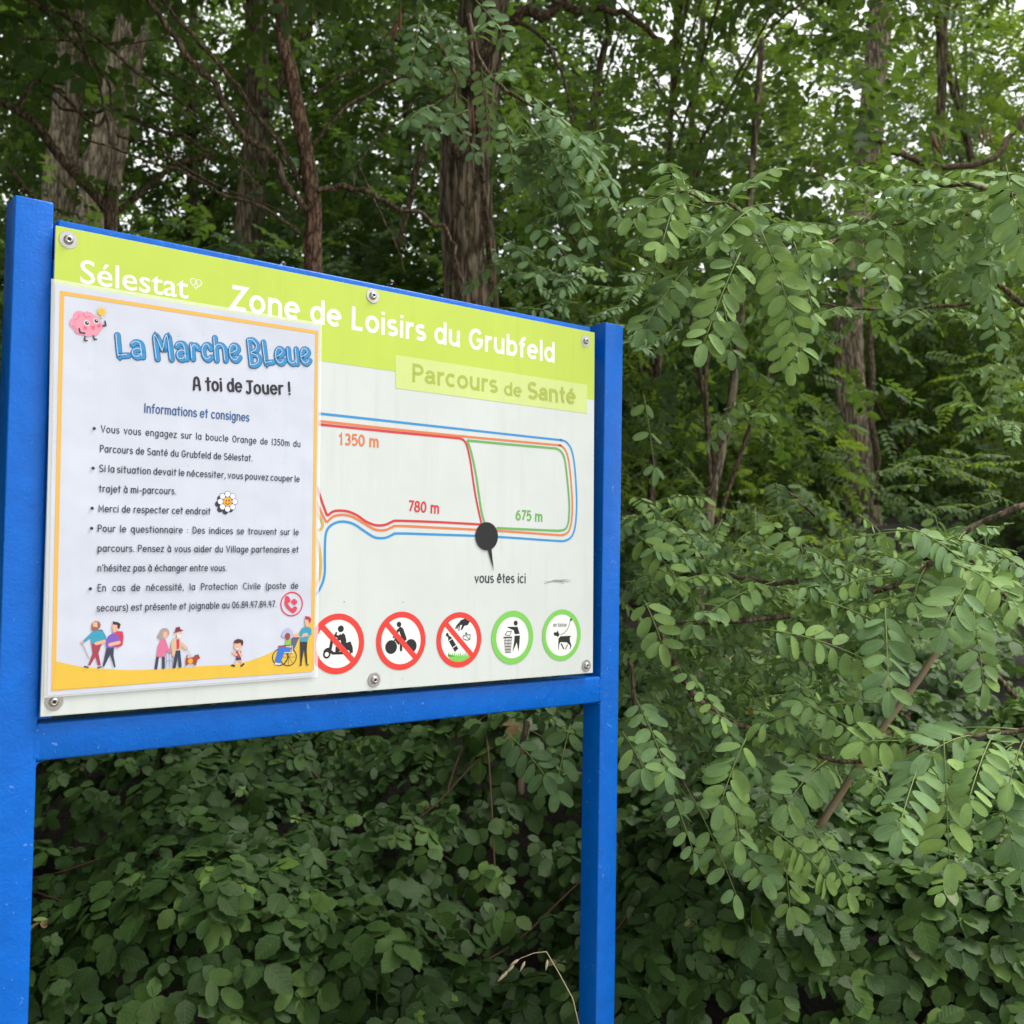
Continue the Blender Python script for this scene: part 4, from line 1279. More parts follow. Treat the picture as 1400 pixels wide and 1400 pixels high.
# trunks one can tell apart
tree('locust_tree', 'pale furrowed straight trunk at far upper left of the wood, next to the blue post', None, trunk_path([(78, 300), (92, 150), (104, 0)], 8.0, 10), .125, .07, M_BARKP,
     [((-3.6, 8.2, 7.4), (1.6, 1.5, 2.2), 26)], SPRAY, M_BEE, (.24, .36))
tree('locust_tree', 'pale trunk leaning right, standing just above the top left corner of the board', None, trunk_path([(128, 330), (150, 200), (176, 60), (186, 0)], 7.0, 10), .135, .07, M_BARKP,
     [((-2.4, 7.4, 7.2), (1.6, 1.4, 2.0), 22)], SPRAY, M_BEE, (.24, .36))
tree('dark_trunk_tree', 'dark straight trunk between the pale trunks and the thin brown stem', None, trunk_path([(340, 330), (350, 180), (351, 0)], 9.0, 10.5), .125, .07, M_BARK,
     [((-2.2, 9.2, 7.6), (1.7, 1.4, 2.2), 26)], SPRAY, M_BEE, (.24, .36))
tree('slim_tree', 'very slim far trunk left of the dark straight trunk', None, trunk_path([(262, 300), (262, 120), (264, 0)], 12.0, 10), .075, .04, M_BARK,
     [((-3.6, 12.2, 6.8), (1.7, 1.4, 2.4), 26)], SPRAY, M_BEE, (.24, .36))
tree('locust_tree', 'thick furrowed dark trunk rising behind the middle of the board', None, trunk_path([(645, 420), (637, 260), (645, 130), (662, 0)], 4.6, 9.5), .118, .09, M_BARK,
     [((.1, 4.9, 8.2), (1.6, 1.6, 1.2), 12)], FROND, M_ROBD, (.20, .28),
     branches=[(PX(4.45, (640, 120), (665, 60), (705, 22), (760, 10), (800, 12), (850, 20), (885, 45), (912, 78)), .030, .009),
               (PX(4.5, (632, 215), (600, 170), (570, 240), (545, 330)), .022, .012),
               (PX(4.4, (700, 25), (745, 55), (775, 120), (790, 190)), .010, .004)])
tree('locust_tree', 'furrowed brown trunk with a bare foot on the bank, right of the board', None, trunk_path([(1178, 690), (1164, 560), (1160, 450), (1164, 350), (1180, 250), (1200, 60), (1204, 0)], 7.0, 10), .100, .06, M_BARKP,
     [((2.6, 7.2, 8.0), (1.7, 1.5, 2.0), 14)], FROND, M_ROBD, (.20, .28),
     branches=[(PX(6.9, (1190, 175), (1206, 200), (1240, 214), (1290, 228), (1350, 222), (1380, 190), (1420, 140)), .022, .02),
               (PX(6.8, (1172, 300), (1185, 330), (1190, 420), (1192, 560), (1200, 690)), .018, .02)])
tree('slim_tree', 'thin leaning pale stem in the gap between the board and the right trunk', None, trunk_path([(968, 712), (985, 620), (1001, 540), (1012, 440)], 4.4, 2.6), .026, .012, M_BARKP,
     [((1.05, 4.5, 2.95), (.35, .3, .3), 6)], SPRAY, M_BEE, (.2, .3))
# the reddish forked stem close behind the board
p6 = trunk_path([(428, 395), (427, 340), (428, 275), (415, 190), (398, 100), (384, 0)], 3.05, 6.5)
tree('forked_sapling', 'thin reddish brown forked stem with bare side limbs behind the left half of the board', None, p6, .026, .016, bark('reddish_bark', (.045, .028, .02), (.24, .155, .11), 2.2, .3, .4),
     [((-.9, 3.2, 5.6), (1.1, .8, .9), 14)], SPRAY, M_BEE, (.16, .24),
     branches=[(PX(3.03, (420, 288), (400, 258), (360, 205), (330, 180), (292, 115), (248, 66), (205, 0), (190, -40)), .0125, .008),
               (PX(3.06, (418, 262), (385, 205), (335, 135), (300, 90), (262, 48), (225, 5), (205, -30)), .009, .006),
               (PX(3.0, (432, 262), (470, 256), (502, 266), (540, 282), (585, 300), (611, 318), (622, 352), (632, 402)), .0095, .005),
               (PX(3.1, (480, 262), (495, 215), (540, 165), (575, 130)), .004, .002), (PX(3.05, (428, 130), (470, 102), (530, 97), (600, 122)), .005, .002), (PX(3.1, (490, 225), (520, 290), (545, 345), (552, 375)), .004, .002),
               (PX(3.08, (426, 200), (470, 150), (540, 110), (600, 96), (660, 120)), .006, .003),
               (PX(3.04, (410, 320), (360, 285), (300, 262), (250, 235), (200, 220), (120, 190)), .006, .003)])
# left: bare crooked limbs of a shrub in front of the pale trunks
p = PX(3.6, (152, 318), (145, 285), (110, 245), (78, 210), (50, 170), (20, 150), (-20, 130))
foot = [np.array([p[0][0] + .02, p[0][1], gz(p[0][0], p[0][1]) - .1])]
tree('bare_shrub', 'crooked bare dark limb sweeping left in front of the pale trunks', None, foot + p, .022, .010, M_TWIG,
     [((-1.75, 3.5, 3.0), (.35, .25, .35), 2)], SPRAY, M_BEE, (.12, .18), nper=8, sig=.14,
     branches=[(PX(3.4, (30, -5), (110, 35), (200, 108), (262, 152), (300, 195), (360, 260)), .007, .003), (PX(3.5, (-10, 52), (90, 55), (160, 60), (232, 52)), .005, .002),
               (PX(3.3, (160, 185), (210, 200), (300, 255), (420, 300)), .005, .002), (PX(3.45, (90, 10), (130, 100), (150, 190), (148, 260)), .006, .003), (PX(3.4, (225, 95), (330, 150), (400, 180)), .004, .002),
               (PX(3.9, (150, 300), (250, 220), (292, 215), (262, 195), (175, 160), (160, 150), (100, 152), (60, 130)), .011, .005),
               (PX(3.7, (20, 150), (60, 110), (130, 170), (150, 120), (100, 55), (45, 0)), .008, .004)])
tree('added_overhang_tree', 'broad unseen tree added to shade the left half of the bramble bank', None, [np.array([-3.3, 3.6, gz(-3.3, 3.6) - .1 + k * .9]) + np.array([.06 * k, 0, 0]) for k in range(6)], .12, .05, M_BARK,  # unseen tree, added so its crowns darken the left brambles
     [((-1.9, 2.9, 4.6), (1.9, 1.2, .75), 110), ((-.75, 3.0, 4.9), (.9, 1.0, .5), 45), ((-2.4, .6, 4.4), (1.7, 1.6, .8), 110)], SPRAY, M_BEE, (.22, .32))
tree('backlit_tree', 'light green tree whose hanging leaves are lit from behind, right of the thick trunk', None, [np.array([.72 + .04 * k, 5.6, gz(.72, 5.6) - .1 + k * .8]) for k in range(8)], .022, .012, M_TWIG,
     [((1.15, 4.9, 4.6), (.85, .6, 1.0), 12), ((.5, 5.4, 3.7), (.6, .5, .7), 6), ((1.3, 3.7, 5.0), (.9, .7, .5), 18)], SPRAY, M_BEE, (.20, .30), nper=34, tint=(.95, .1))  # last crown is out of view, added to keep sun off the left brambles
tree('added_shade_tree', 'broad unseen tree added behind the camera to shade the left brambles', None, [np.array([-4.2, -1.6, -.1 + k * .9]) + np.array([.08 * k, 0, 0]) for k in range(6)], .14, .06, M_BARK,  # added occluder behind the camera, cuts sky light on the left
     [((-2.9, -1.2, 3.9), (1.9, 1.9, 1.3), 125)], SPRAY, M_BEE, (.26, .38))
# rows of trees deeper in the wood: each stands on its own
spots = [(-5.6, 9.5, .10), (-4.6, 11.5, .09), (-1.3, 11.0, .10), (-.4, 8.6, .08), (.7, 9.6, .10), (1.9, 10.6, .09), (3.6, 9.0, .10), (4.9, 10.8, .10), (-2.9, 14.5, .12), (.2, 14.0, .12),
         (3.0, 14.2, .12), (5.9, 13.5, .11), (-6.3, 13.5, .12), (5.0, 7.8, .07)]
words = ['beyond the far left edge of the board', 'behind the pale pair of trunks', 'right of the dark straight trunk', 'just left of the thick furrowed trunk', 'just right of the thick furrowed trunk',
         'above the right post of the board', 'right of the bare footed trunk', 'at the far right edge', 'deep behind the dark straight trunk', 'deep behind the thick furrowed trunk',
         'deep behind the bare footed trunk', 'deep at the right edge', 'deep at the left edge', 'low at the right edge in front of taller trees']
for (x, y, r), wd in zip(spots, words):
    z = gz(x, y)
    path = [np.array([x + rng.normal(0, .05) * k, y, z - .1 + k * 1.3]) for k in range(8)]
    h = 1.0 if x < 0 else .85
    tree('leafy_tree', 'leafy green forest tree ' + wd, GT, path, r if x < .5 else r * .55, .02, M_BARK,
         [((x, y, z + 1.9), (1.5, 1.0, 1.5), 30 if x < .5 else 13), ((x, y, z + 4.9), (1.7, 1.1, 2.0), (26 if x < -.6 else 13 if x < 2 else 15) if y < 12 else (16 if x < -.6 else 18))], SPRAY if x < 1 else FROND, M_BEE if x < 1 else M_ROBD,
         (.24, .36) if y < 12 else (.32, .46), nper=44 if x < 1 else 38, sig=.36)

# far wood: reads as one mass
Lv = Leaves()
cen = np.stack([rng.uniform(-16, 16, 330), rng.uniform(17, 24, 330), rng.uniform(1.5, 6.0, 330)], 1)
cen[:, 2] = 2.0 + (cen[:, 2] - 1.5) * (1 + .25 * np.sin(cen[:, 0] * .7))
clumps(Lv, cen, (.8, .6, .6), 50, SPRAY, (.6, .95), (0, -.3, 1), .5)
o = Lv.build('far_woodland', None, M_BEE); tag(o, kind='stuff')

# ------------------------------------------------------------------ understorey shrubs
def shrub(name, label, group, x, y, r, h, n, tpls, lmat, size, nper=26, sig=.2, tint=(.45, .2), stems=4):
    z = gz(x, y)
    o = empty(name, (x, y, z - .05)); tag(o, label, 'shrub', group)
    Lv = Leaves()
    cen = in_ell(n, (0, 0, h * .52), (r, r * .8, h * .5))
    clumps(Lv, cen, sig, nper, tpls, size, (0, -.35, 1), .5, tint)
    Lv.build('foliage', o, lmat)
    for q in cen[:stems]:
        wood(o, 'stem', [(((rng.normal(0, .06), rng.normal(0, .06), -.05), (q[0] * .4, q[1] * .4, q[2] * .5), q), .014, .005)], M_TWIG)
    return o
for (x, y, r, h, n, wd) in ((-3.1, 3.2, 1.1, 3.2, 80, 'at the end of the board towards the wood'), (-2.7, 1.5, .9, 2.8, 70, 'beside the left post of the board'), (-3.2, .2, 1.0, 2.6, 60, 'along the path to the left of the camera')):
    shrub('added_shade_shrub', 'dense unseen shrub added to block sky light ' + wd, None, x, y, r, h, n, SPRAY, M_BEE, (.2, .3), nper=34)  # out of view; added to shade the left and darken the post's reflection
GU = 'shrubs growing under the trees'
for (x, y, r, h, n, t, wd) in ((-4.2, 6.6, 1.0, 2.6, 30, 0, 'at the far left below the pale trunks'), (-2.9, 5.6, .9, 2.0, 26, 0, 'behind the top left corner of the board'), (-1.8, 5.2, .9, 2.1, 30, 0, 'below the thin reddish stem'),
                           (-.9, 4.6, .8, 1.7, 28, 0, 'left of the thick furrowed trunk'), (.15, 5.3, .55, 1.9, 24, 1, 'right of the thick furrowed trunk'), (1.3, 8.6, 1.1, 1.9, 34, 0, 'far behind the thin leaning stem'),
                           (3.2, 8.0, 1.2, 2.2, 34, 0, 'behind the bare footed trunk'), (1.42, 6.3, .42, 1.0, 18, 1, 'between the thin leaning stem and the bare footed trunk'), (3.6, 5.9, .7, 1.5, 26, 1, 'right of the bare footed trunk'), (2.1, 9.6, 1.3, 2.0, 34, 0, 'deep in the gap left of the bare footed trunk'),
                           (4.4, 6.6, .9, 2.4, 28, 1, 'at the far right under the drooping boughs'), (-3.2, 8.2, 1.0, 2.3, 26, 0, 'between the pale trunks and the dark straight trunk')):
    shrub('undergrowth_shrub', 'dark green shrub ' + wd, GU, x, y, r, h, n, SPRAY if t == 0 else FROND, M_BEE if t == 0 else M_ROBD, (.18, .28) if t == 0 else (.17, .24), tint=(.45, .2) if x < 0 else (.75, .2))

# ------------------------------------------------------------------ the robinia sprays at the edge of the path
def make_frond(Lv, stalks, base, tip, nrm, npair, ll, sag=.12, q=rng, tint=.5, flop=.4):
    """one pinnate leaf: stalk from base to tip, pairs of oval leaflets"""
    base, tip = np.asarray(base, float), np.asarray(tip, float)
    L = np.linalg.norm(tip - base)
    mid = (base + tip) / 2 + np.array([0, 0, sag * L])
    t = np.linspace(0, 1, 9)[:, None]
    P = (1 - t) ** 2 * base + 2 * t * (1 - t) * mid + t * t * tip
    stalks.append((P, .0011, .0006))
    tc = np.linspace(.17, .97, npair)
    ft = q.normal(tint, .13)
    groups = {}
    def put(pos, d, n_, s):
        k = q.integers(0, len(LF_HI))
        groups.setdefault(k, []).append((frame(d, n_) * s, pos, np.clip(ft + q.normal(0, .09), 0, .925) if q.random() > .0004 else 1.0))
    for i, tt in enumerate(tc):
        pos = (1 - tt) ** 2 * base + 2 * tt * (1 - tt) * mid + tt * tt * tip
        tan = 2 * (1 - tt) * (mid - base) + 2 * tt * (tip - mid); tan /= np.linalg.norm(tan)
        n_ = np.asarray(nrm, float); n_ = n_ - tan * (n_ @ tan); n_ /= np.linalg.norm(n_) + 1e-9
        sd = np.cross(n_, tan)
        sc = ll * (1 - .45 * abs(tt - .5) ** 1.3)
        for s in (-1, 1):
            if q.random() < .03: continue
            a = rad(q.uniform(55, 82))
            d = tan * math.cos(a) + s * sd * math.sin(a) - n_ * q.uniform(-.1, .35) + np.array([0, 0, -.22])
            nn = n_ + sd * s * q.uniform(-.35, .4) + tan * q.normal(0, flop)
            put(pos + d * .003 + tan * q.normal(0, .0025), d, nn, sc * q.uniform(.82, 1.1))
    tan = tip - mid
    put(tip, tan + np.array([0, 0, -.2 * L]), nrm, ll * .92)
    for k, g in groups.items():
        Lv.batch(LF_HI[k], np.array([a for a, _, _ in g]), np.array([b for _, b, _ in g]), np.array([c for _, _, c in g]))
def robinia(label, branches, heroes, fills, mat=None, tint=.5, foot=None):
    """branches: (px points, d, r0, r1); heroes: (base px, tip px, d0, d1, pairs, leaflet m); fills: (cx,cy,rx,ry,d0,d1,n)"""
    b0 = at(*branches[0][0][0][:2], branches[0][1]) if branches else at(*heroes[0][0], heroes[0][2])
    gx_, gy_ = foot if foot else (b0[0], b0[1])
    org = np.array([gx_, gy_, gz(gx_, gy_) - .05])
    o = empty('robinia_shrub', tuple(org)); tag(o, label, 'shrub')
    Lv, st = Leaves(), []
    allb = []
    for pts, d, r0, r1 in branches:
        P = [at(p[0], p[1], p[2] if len(p) > 2 else d) - org for p in pts]
        Q = spline(P, 6); allb.append(Q)
        wood(o, 'branch', [(P, r0, r1)], M_TWIG, 7)
    if branches:                                   # the stem that carries the boughs
        P0 = allb[0][0]
        wood(o, 'stem', [(((0, 0, -.05), (P0[0] * .25, P0[1] * .25, P0[2] * .55), P0), branches[0][2] * 1.7, branches[0][2])], M_TWIG, 8)
    for h in heroes:
        (bx_, by_), (tx, ty), d0, d1, npair, ll = h[:6]
        nr = h[6] if len(h) > 6 else (rng.normal(0, .2), -.75, .6)
        make_frond(Lv, st, at(bx_, by_, d0) - org, at(tx, ty, d1) - org, nr, npair, ll, h[7] if len(h) > 7 else .10, rng, h[8] if len(h) > 8 else tint + .08)
    for (cx, cy_, rx, ry, d0, d1, n) in fills:
        for _ in range(int(n * 1.7)):
            while True:
                a, b = rng.uniform(-1, 1, 2)
                if a * a + b * b < 1: break
            p = at(cx + a * rx, cy_ + b * ry, rng.uniform(d0, d1)) - org
            L = rng.uniform(.09, .17)
            ang = rng.uniform(0, 2 * math.pi)
            dr = np.array([math.cos(ang), math.sin(ang) * .7 - .25, rng.uniform(-.85, .15)]); dr /= np.linalg.norm(dr)
            nr = (rng.normal(0, .3), -.22 + rng.normal(0, .28), .95)
            make_frond(Lv, st, p - dr * L * .5, p + dr * L * .5, nr, rng.integers(6, 10), rng.uniform(.020, .035), rng.uniform(.05, .25), rng, tint + rng.normal(0, .13))
    for Q in allb:                                 # leaves along the boughs
        ln = np.concatenate([[0], np.cumsum(np.linalg.norm(np.diff(Q, axis=0), axis=1))])
        s = .05
        side = 1
        while s < ln[-1]:
            j = int(np.searchsorted(ln, s)); j = min(max(j, 1), len(Q) - 1)
            tn = Q[j] - Q[j - 1]; tn /= np.linalg.norm(tn)
            sd = np.cross(tn, [0, 0, 1]); sd /= np.linalg.norm(sd) + 1e-9
            dr = tn * rng.uniform(.2, .8) + sd * side * rng.uniform(.4, 1) + np.array([0, -.15, rng.uniform(-.6, .25)]); dr /= np.linalg.norm(dr)
            L = rng.uniform(.12, .2)
            make_frond(Lv, st, Q[j], Q[j] + dr * L, (rng.normal(0, .25), -.2, .95), rng.integers(6, 10), rng.uniform(.028, .040), .1, rng, tint + rng.normal(0, .06))
            side = -side; s += rng.uniform(.035, .06)
    mb = MB()
    for P, a, b in st:
        V, F = tube(P, np.linspace(a, b, len(P)), 4); mb.add(V, F, M_RACH)
    f = Lv.build('foliage', o, mat or M_ROB)
    k = mb.build('leaf_stalks', f, True); k['kind'] = 'stuff'
    return o
# 1 drooping bough in front of the thick trunk
robinia('blue green robinia bough drooping in front of the thick furrowed trunk',
        [([(640, 20), (660, 90), (690, 125), (760, 165), (800, 205)], 2.25, .006, .002), ([(600, 60), (625, 110), (600, 140), (575, 150)], 2.4, .004, .002)],
        [((700, 118), (838, 250), 2.1, 2.05, 9, .036, (.3, -.7, .6), .2, .35), ((740, 150), (846, 300), 2.05, 2.0, 9, .037, (.4, -.7, .5), .22, .35), ((720, 165), (805, 330), 2.15, 2.1, 9, .036, (.2, -.8, .5), .15, .3),
         ((730, 150), (790, 280), 2.2, 2.15, 8, .036, (0, -.8, .5), .15, .35), ((690, 160), (705, 245), 2.25, 2.2, 6, .035), ((720, 300), (775, 350), 2.2, 2.1, 5, .036), ((700, 330), (735, 375), 2.2, 2.1, 4, .036),
         ((640, 150), (590, 180), 2.3, 2.25, 5, .034), ((620, 165), (650, 210), 2.3, 2.3, 4, .03), ((575, 20), (560, 110), 2.4, 2.4, 6, .036), ((650, 0), (690, 50), 2.3, 2.3, 5, .036), ((610, 40), (630, 100), 2.4, 2.4, 5, .036)],
        [(770, 250, 60, 70, 2.1, 2.5, 14), (730, 390, 90, 50, 2.2, 2.8, 12), (600, 60, 60, 60, 2.5, 2.9, 5), (880, 420, 50, 60, 2.2, 2.8, 10)], None, .35, (.0, 2.9))
# 2 the big spray right of the board's top corner
robinia('pale green robinia spray with broad drooping leaves beside the top right corner of the board',
        [([(1240, 280, 2.1), (1190, 300, 2.0), (1150, 322, 1.9), (1100, 345, 1.8), (1050, 330, 1.75), (1000, 285, 1.7), (930, 262, 1.65)], 1.9, .0055, .002), ([(1340, 412), (1230, 425), (1160, 422), (1100, 410), (1040, 400)], 2.3, .004, .002)],
        [((1012, 345), (962, 470), 1.62, 1.55, 9, .043, (.15, -.8, .55), .06), ((1000, 275), (1068, 395), 1.7, 1.65, 8, .040, (-.3, -.75, .6), .2), ((1040, 315), (1095, 480), 1.65, 1.6, 10, .040, (-.3, -.8, .5), .15),
         ((950, 262), (862, 300), 1.62, 1.58, 7, .036, (0, -.8, .5), .25), ((930, 258), (905, 335), 1.62, 1.55, 6, .036), ((940, 365), (880, 450), 1.7, 1.65, 7, .038), ((985, 400), (905, 395), 1.75, 1.7, 6, .036),
         ((1085, 330), (1112, 430), 1.7, 1.65, 6, .038), ((1060, 300), (1120, 330), 1.75, 1.7, 5, .038), ((1060, 400), (1080, 500), 1.7, 1.65, 6, .037), ((990, 420), (1000, 480), 1.75, 1.7, 5, .036),
         ((1030, 285), (980, 330), 1.7, 1.62, 6, .038), ((1140, 330), (1100, 370), 1.8, 1.75, 5, .038), ((880, 540), (895, 640), 1.9, 1.85, 3, .036)],
        [(1000, 350, 110, 60, 1.75, 2.1, 18), (1060, 420, 60, 70, 1.75, 2.1, 10), (920, 300, 60, 40, 1.7, 2.0, 7), (1010, 560, 60, 40, 2.3, 2.8, 3)], None, .66, (2.3, 2.6))
# 3 upper right boughs
robinia('bright green robinia boughs arching in from the right edge, above the bare footed trunk',
        [([(1440, 285, 1.7), (1390, 268, 1.75), (1320, 255, 1.85), (1250, 258, 1.95), (1200, 262, 2.0)], 1.8, .006, .002), ([(1440, 330), (1330, 295), (1270, 300), (1200, 310)], 1.9, .005, .002)],
        [((1375, 225), (1398, 335), 1.5, 1.5, 9, .042, (-.2, -.8, .5), .03, .6), ((1330, 262), (1212, 256), 1.75, 1.8, 9, .038, (0, -.2, 1), .05, .6), ((1208, 300), (1212, 400), 1.8, 1.75, 6, .040, (0, -.8, .5), .1),
         ((1315, 290), (1312, 345), 1.75, 1.75, 4, .036), ((1345, 290), (1355, 400), 1.85, 1.8, 7, .036, (.2, -.8, .4), .1, .35), ((1340, 360), (1365, 470), 1.9, 1.85, 8, .034, (0, -.8, .4), .1, .35), ((1190, 290), (1165, 330), 1.9, 1.85, 3, .04, (0, -.6, .7), .1, 1.2),
         ((1440, 246), (1310, 232), 1.65, 1.7, 10, .037, (0, -.25, 1), .06), ((1420, 300), (1270, 286), 1.7, 1.75, 10, .036, (.1, -.3, 1), .08), ((1440, 335), (1300, 350), 1.7, 1.75, 10, .036, (0, -.35, .95), .1), ((1330, 300), (1215, 322), 1.85, 1.9, 8, .034, (0, -.3, 1), .08),
         ((1400, 350), (1330, 380), 1.8, 1.8, 6, .036), ((1290, 270), (1270, 350), 1.85, 1.8, 6, .036)],
        [(1300, 320, 110, 60, 1.9, 2.4, 20), (1340, 420, 60, 40, 2.0, 2.6, 7), (1360, 560, 60, 60, 2.6, 3.2, 8), (1240, 280, 60, 30, 1.9, 2.2, 6)], None, .76, (1.75, 1.9))
# 4 the broad lower bush
robinia('wide grey green robinia bush spreading over the brambles right of the right post',
        [([(1300, 740, 1.9), (1255, 785, 1.85), (1180, 812, 1.8), (1120, 805, 1.8), (1060, 795, 1.8), (1000, 785, 1.85), (930, 788, 1.9)], 1.85, .006, .003), ([(1080, 842), (1000, 850), (925, 852)], 1.75, .005, .003),
         ([(900, 860), (925, 910), (950, 955), (1030, 1000), (1085, 1022), (1140, 1036), (1235, 1046)], 1.75, .006, .003), ([(1400, 690), (1330, 720), (1290, 760), (1240, 790)], 1.75, .005, .003), ([(860, 900), (880, 1000), (950, 1090), (1010, 1160)], 1.7, .004, .002)],
        [((1140, 800), (1060, 720), 1.75, 1.8, 7, .040, (0, -.6, .8), .1), ((1300, 770), (1392, 830), 1.55, 1.5, 7, .042, (0, -.7, .7), .2, .6), ((1330, 790), (1290, 860), 1.5, 1.45, 5, .042), ((1210, 830), (1215, 945), 1.6, 1.5, 6, .043, (0, -.9, .4), .1, .6),
         ((1330, 830), (1345, 935), 1.5, 1.48, 6, .042, (.2, -.9, .3), .1, .62), ((1240, 720), (1330, 780), 1.65, 1.6, 7, .041, (0, -.6, .8), .15, .62), ((1040, 860), (1180, 900), 1.65, 1.6, 7, .042), ((1010, 810), (900, 720), 1.8, 1.85, 8, .036, (0, -.6, .8), .15),
         ((870, 730), (925, 790), 1.8, 1.75, 5, .038), ((880, 820), (905, 880), 1.7, 1.65, 4, .042), ((1020, 1010), (985, 1100), 1.6, 1.55, 6, .043, (0, -.85, .5), .12), ((1130, 1040), (1075, 1100), 1.6, 1.55, 6, .044, (0, -.8, .6), .12, .62),
         ((1000, 1080), (1010, 1150), 1.6, 1.55, 5, .038), ((1070, 1150), (1080, 1240), 1.65, 1.6, 6, .038, (0, -.9, .4), .1), ((1110, 1130), (1160, 1220), 1.65, 1.62, 6, .036), ((1050, 1130), (1130, 1200), 1.6, 1.6, 7, .036), ((1200, 960), (1040, 990), 1.7, 1.65, 9, .036, (0, -.5, .85), .1),
         ((1190, 1020), (1095, 960), 1.65, 1.65, 8, .036, (0, -.5, .85), .1, .6), ((850, 1000), (880, 1050), 1.65, 1.6, 3, .040), ((690, 1000), (745, 1060), 1.75, 1.7, 5, .040, (0, -.8, .5), .1, .4), ((780, 990), (760, 1080), 1.75, 1.7, 3, .040, (0, -.8, .5), .1, .4)],
        [(1000, 820, 150, 60, 1.75, 2.2, 34), (1230, 790, 120, 60, 1.65, 2.1, 24), (950, 940, 100, 90, 1.85, 2.3, 34), (1110, 900, 90, 60, 1.8, 2.2, 14), (1070, 1020, 110, 45, 1.7, 2.1, 16), (1050, 1140, 70, 50, 1.7, 2.0, 9), (1350, 770, 50, 50, 1.6, 2.0, 8),
         (920, 720, 70, 40, 2.0, 2.5, 10)], None, .68, (1.5, 2.2))
# 5 nearest spray, lower right
robinia('large leaved robinia spray hanging nearest to the path at the lower right',
        [([(1460, 985), (1390, 1000), (1330, 1005), (1285, 1010), (1240, 1030)], 1.45, .004, .002)],
        [((1290, 1008), (1298, 1180), 1.40, 1.36, 7, .046, (.1, -.9, .4), .03, .62), ((1318, 1012), (1385, 1150), 1.45, 1.4, 8, .044, (-.2, -.85, .5), .06, .55), ((1330, 1005), (1270, 1030), 1.45, 1.4, 4, .046, (0, -.8, .6), .1, .6), ((1400, 1010), (1380, 1070), 1.45, 1.4, 4, .044),
         ((1270, 1020), (1180, 1015), 1.5, 1.48, 6, .042), ((1360, 1080), (1400, 1190), 1.45, 1.45, 5, .042)],
        [(1350, 1050, 60, 35, 1.5, 1.7, 2)], None, .66, (1.35, 2.0))
# 6 shaded fronds in front of the bare footed trunk
robinia('shaded dark robinia fronds standing in front of the foot of the right trunk',
        [([(1180, 790), (1140, 740), (1100, 690), (1060, 660)], 3.0, .006, .003)],
        [((1170, 770), (1095, 665), 3.0, 2.9, 9, .05, (.2, -.5, .8), .15, .2), ((1190, 800), (1130, 700), 3.1, 3.0, 9, .05, (.2, -.5, .8), .15, .2)],
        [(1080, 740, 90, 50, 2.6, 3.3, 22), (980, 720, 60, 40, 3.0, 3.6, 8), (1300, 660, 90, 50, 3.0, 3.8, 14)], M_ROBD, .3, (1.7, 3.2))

# ------------------------------------------------------------------ brambles
def bramble_tpl(q, n):
    tp = [leaflet(8, q.uniform(.68, .82), .13, q.uniform(.02, .10), q.uniform(.05, .22), .012, .86) for _ in range(3)]
    parts = []
    angs = {3: (0, 68, -68), 5: (0, 55, -55, 105, -105), 1: (0,)}[n]
    for i, a in enumerate(angs):
        a = rad(a + q.uniform(-12, 12)); s = (1.0 if i == 0 else .86 if i < 3 else .66) * q.uniform(.88, 1.08)
        o = np.array([.30, 0, 0]) if i == 0 else np.array([.04, 0, 0])
        d = (math.cos(a), math.sin(a), q.uniform(-.25, .12))
        parts.append((tp[i % 3], frame(d, (q.uniform(-.3, .3), q.uniform(-.3, .3), 1)) * s, o, q.uniform(-.04, .04)))
    return merge(parts)
BT = [bramble_tpl(np.random.default_rng(50 + i), n) for i, n in enumerate((3, 3, 3, 3, 5, 5, 1))]
def oval_tpl(q):
    parts = []
    for i in range(5):
        x = .15 + .85 * i / 4; s = 1 if i % 2 else -1; a = rad(s * q.uniform(30, 75)) if i < 4 else 0
        tp = leaflet(6, q.uniform(.50, .64), 0, q.uniform(.0, .16), q.uniform(.05, .3))
        parts.append((tp, frame((math.cos(a), math.sin(a), q.uniform(-.35, .15)), (q.uniform(-.4, .4), q.uniform(-.4, .4), 1)) * q.uniform(.65, .95), (x - .3, 0, -.15 * x * x), q.uniform(-.06, .06)))
    return merge(parts)
BT += [oval_tpl(np.random.default_rng(70 + i)) for i in range(3)]
Lv = Leaves()
